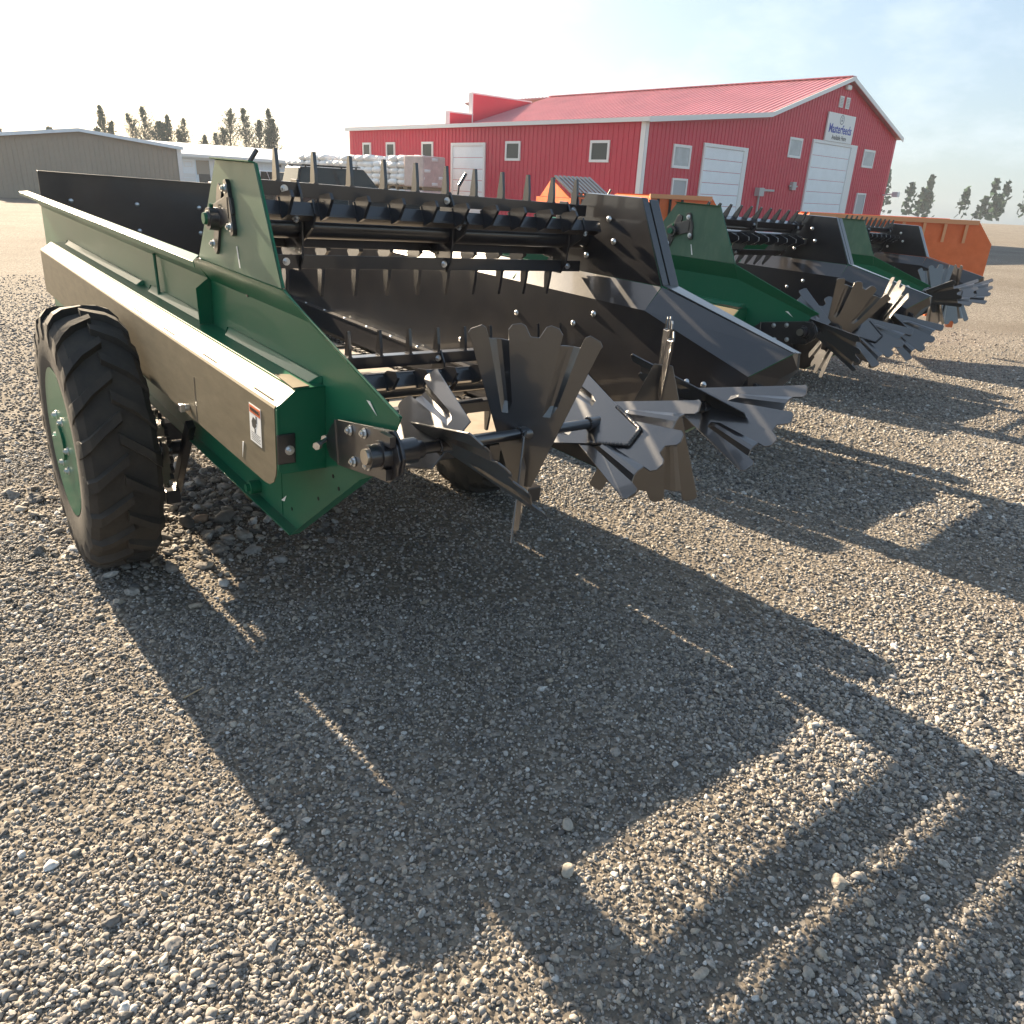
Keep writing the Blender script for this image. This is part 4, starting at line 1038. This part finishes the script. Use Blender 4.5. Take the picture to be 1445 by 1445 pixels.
vehicle('parked_suv', 'black SUV parked before the white bag pallets, nose to the right', 'SUV', -6.85, 31.2, .62, CBLACK, 4.5, 1.85, 1.92, 'suv')
vehicle('parked_pickup', 'black pickup truck seen from behind left of the black SUV', 'pickup truck', -14.4, 50, .95, CBLACK, 5.4, 1.95, 1.85, 'pickup')
vehicle('parked_pickup', 'white pickup truck at the left, mostly hidden behind the green tower', 'pickup truck', -17.2, 52, 1.0, CWHITE, 5.4, 1.95, 1.88, 'pickup')
vehicle('parked_car', 'navy blue car with pale glass just behind the beater bars', 'car', -2.35, 14.2, .10, CNAVY, 4.4, 1.75, 1.36, 'car')

# ------------------------------------------------------------------ orange machines behind the row
def orange_rack():
    r = empty('orange_spreader', mw=far(1.30, 22, 0, .42)); tag(r, 'orange spreader with a sloping rack of black slats in front of the red wall', 'spreader')
    b = MB(); b.box(-.60, -.57, -.9, 1.2, .55, 1.35); b.box(-.57, .60, -.9, -.87, .55, 1.42); b.box(.57, .60, -.87, 1.2, .55, 1.35); b.box(-.57, .57, 1.17, 1.2, .55, 1.3); b.box(-.57, .57, -.87, 1.17, .55, .6); b.build('hopper', ORANGE, r)
    for x in (-.60, .555):
        b = MB(); b.poly([(x, -.80, 1.36), (x, .30, 1.80), (x, .95, 1.36)], (.045, 0, 0)); b.build('end_plate', ORANGE, r)
    for k in range(9):
        x = -.56 + .124 * k; b = MB(); b.poly([(x, -.84, 1.44), (x, .22, 1.84), (x, .22, 1.89), (x, -.84, 1.49)], (.075, 0, 0)); b.build('slat', BLACK, r)
    for k in range(9):
        x = -.56 + .124 * k; b = MB(); b.poly([(x, -.98, 1.16), (x + .06, -.98, 1.16), (x + .05, -.95, 1.34), (x + .01, -.95, 1.34)], (0, .04, 0)); b.build('tine', BLACK, r)
    b = MB(); b.box(-.58, .58, -.93, -.85, 1.39, 1.44); b.build('rack_bar', BLACK, r); b = MB(); b.box(-.55, .55, .18, .26, 1.79, 1.84); b.build('rack_bar', BLACK, r)
    for s in (-1, 1):
        b = MB(); b.tube((s * .62, .3, .45), (s * .85, .3, .45), .45, n=28); w = b.build('wheel', RUBBER, r, smooth=True)
        b = MB(); b.tube((s * .85, .3, .45), (s * .86, .3, .45), .24, n=20); b.build('rim', ORANGE, w)
orange_rack()
def orange_hopper(x, y, rot, L, W, H, label, tabs):
    r = empty('orange_spreader', mw=far(x, y, 0, rot)); tag(r, label, 'spreader')
    t = .03; PALE = mat('pale_orange', (.66, .30, .14), .5)
    for y0 in (-W / 2, W / 2 - t):
        b = MB(); b.poly([(-L / 2, y0, .5), (L / 2, y0, .5), (L / 2, y0, H - .28), (L / 2 - .22, y0, H), (-L / 2, y0, H)], (0, t, 0)); b.build('side_wall', ORANGE, r)
    b = MB(); b.box(-L / 2 - t, -L / 2 - .001, -W / 2, W / 2, .5, H - .02); b.build('end_wall', ORANGE, r)
    b = MB(); b.box(-L / 2, L / 2, -W / 2 + t, W / 2 - t, .5, .55); b.build('floor', ORANGE, r)
    b = MB(); b.box(-L / 2 - .05, L / 2 - .22, -W / 2 - .035, -W / 2 - .001, H - .05, H + .005); b.build('rim_bar', PALE, r)
    for k in range(tabs):
        xx = -L / 2 + .12 + (L - .5) * k / max(1, tabs - 1) if tabs > 4 else -L / 2 + .05 + .17 * k
        b = MB(); b.box(xx, xx + .035, -W / 2 - .05, -W / 2 - .036, H - .28, H - .055); b.build('stiffener', PALE if tabs > 4 else DARK, r)
    for sx in (-.4, .4):
        for sy in (-1, 1):
            b = MB(); b.box(sx * L - .04, sx * L + .04, sy * (W / 2 - .1) - .04, sy * (W / 2 - .1) + .04, 0, .5); b.build('leg', ORANGE, r)
orange_hopper(2.12, 12.5, .12, 1.05, 2.2, 1.52, 'orange spreader box showing between the black tower and the second green tower', 3)
orange_hopper(5.15, 11.6, -.2, 2.3, 1.3, 1.38, 'orange ribbed box behind the third spreader at the right edge', 8)

# ------------------------------------------------------------------ haze
hz = bpy.data.materials.new('haze_air'); hz.use_nodes = True
hn = hz.node_tree.nodes; hn.clear()
ho = hn.new('ShaderNodeOutputMaterial'); hv = hn.new('ShaderNodeVolumePrincipled')
hv.inputs['Color'].default_value = (.78, .88, 1.0, 1); hv.inputs['Density'].default_value = 0.0006; hv.inputs['Anisotropy'].default_value = 0.1
hz.node_tree.links.new(hv.outputs[0], ho.inputs['Volume'])
b = MB(); b.box(-320, 320, -320, 320, -8, 16); tag(b.build('haze', hz), kind='stuff')
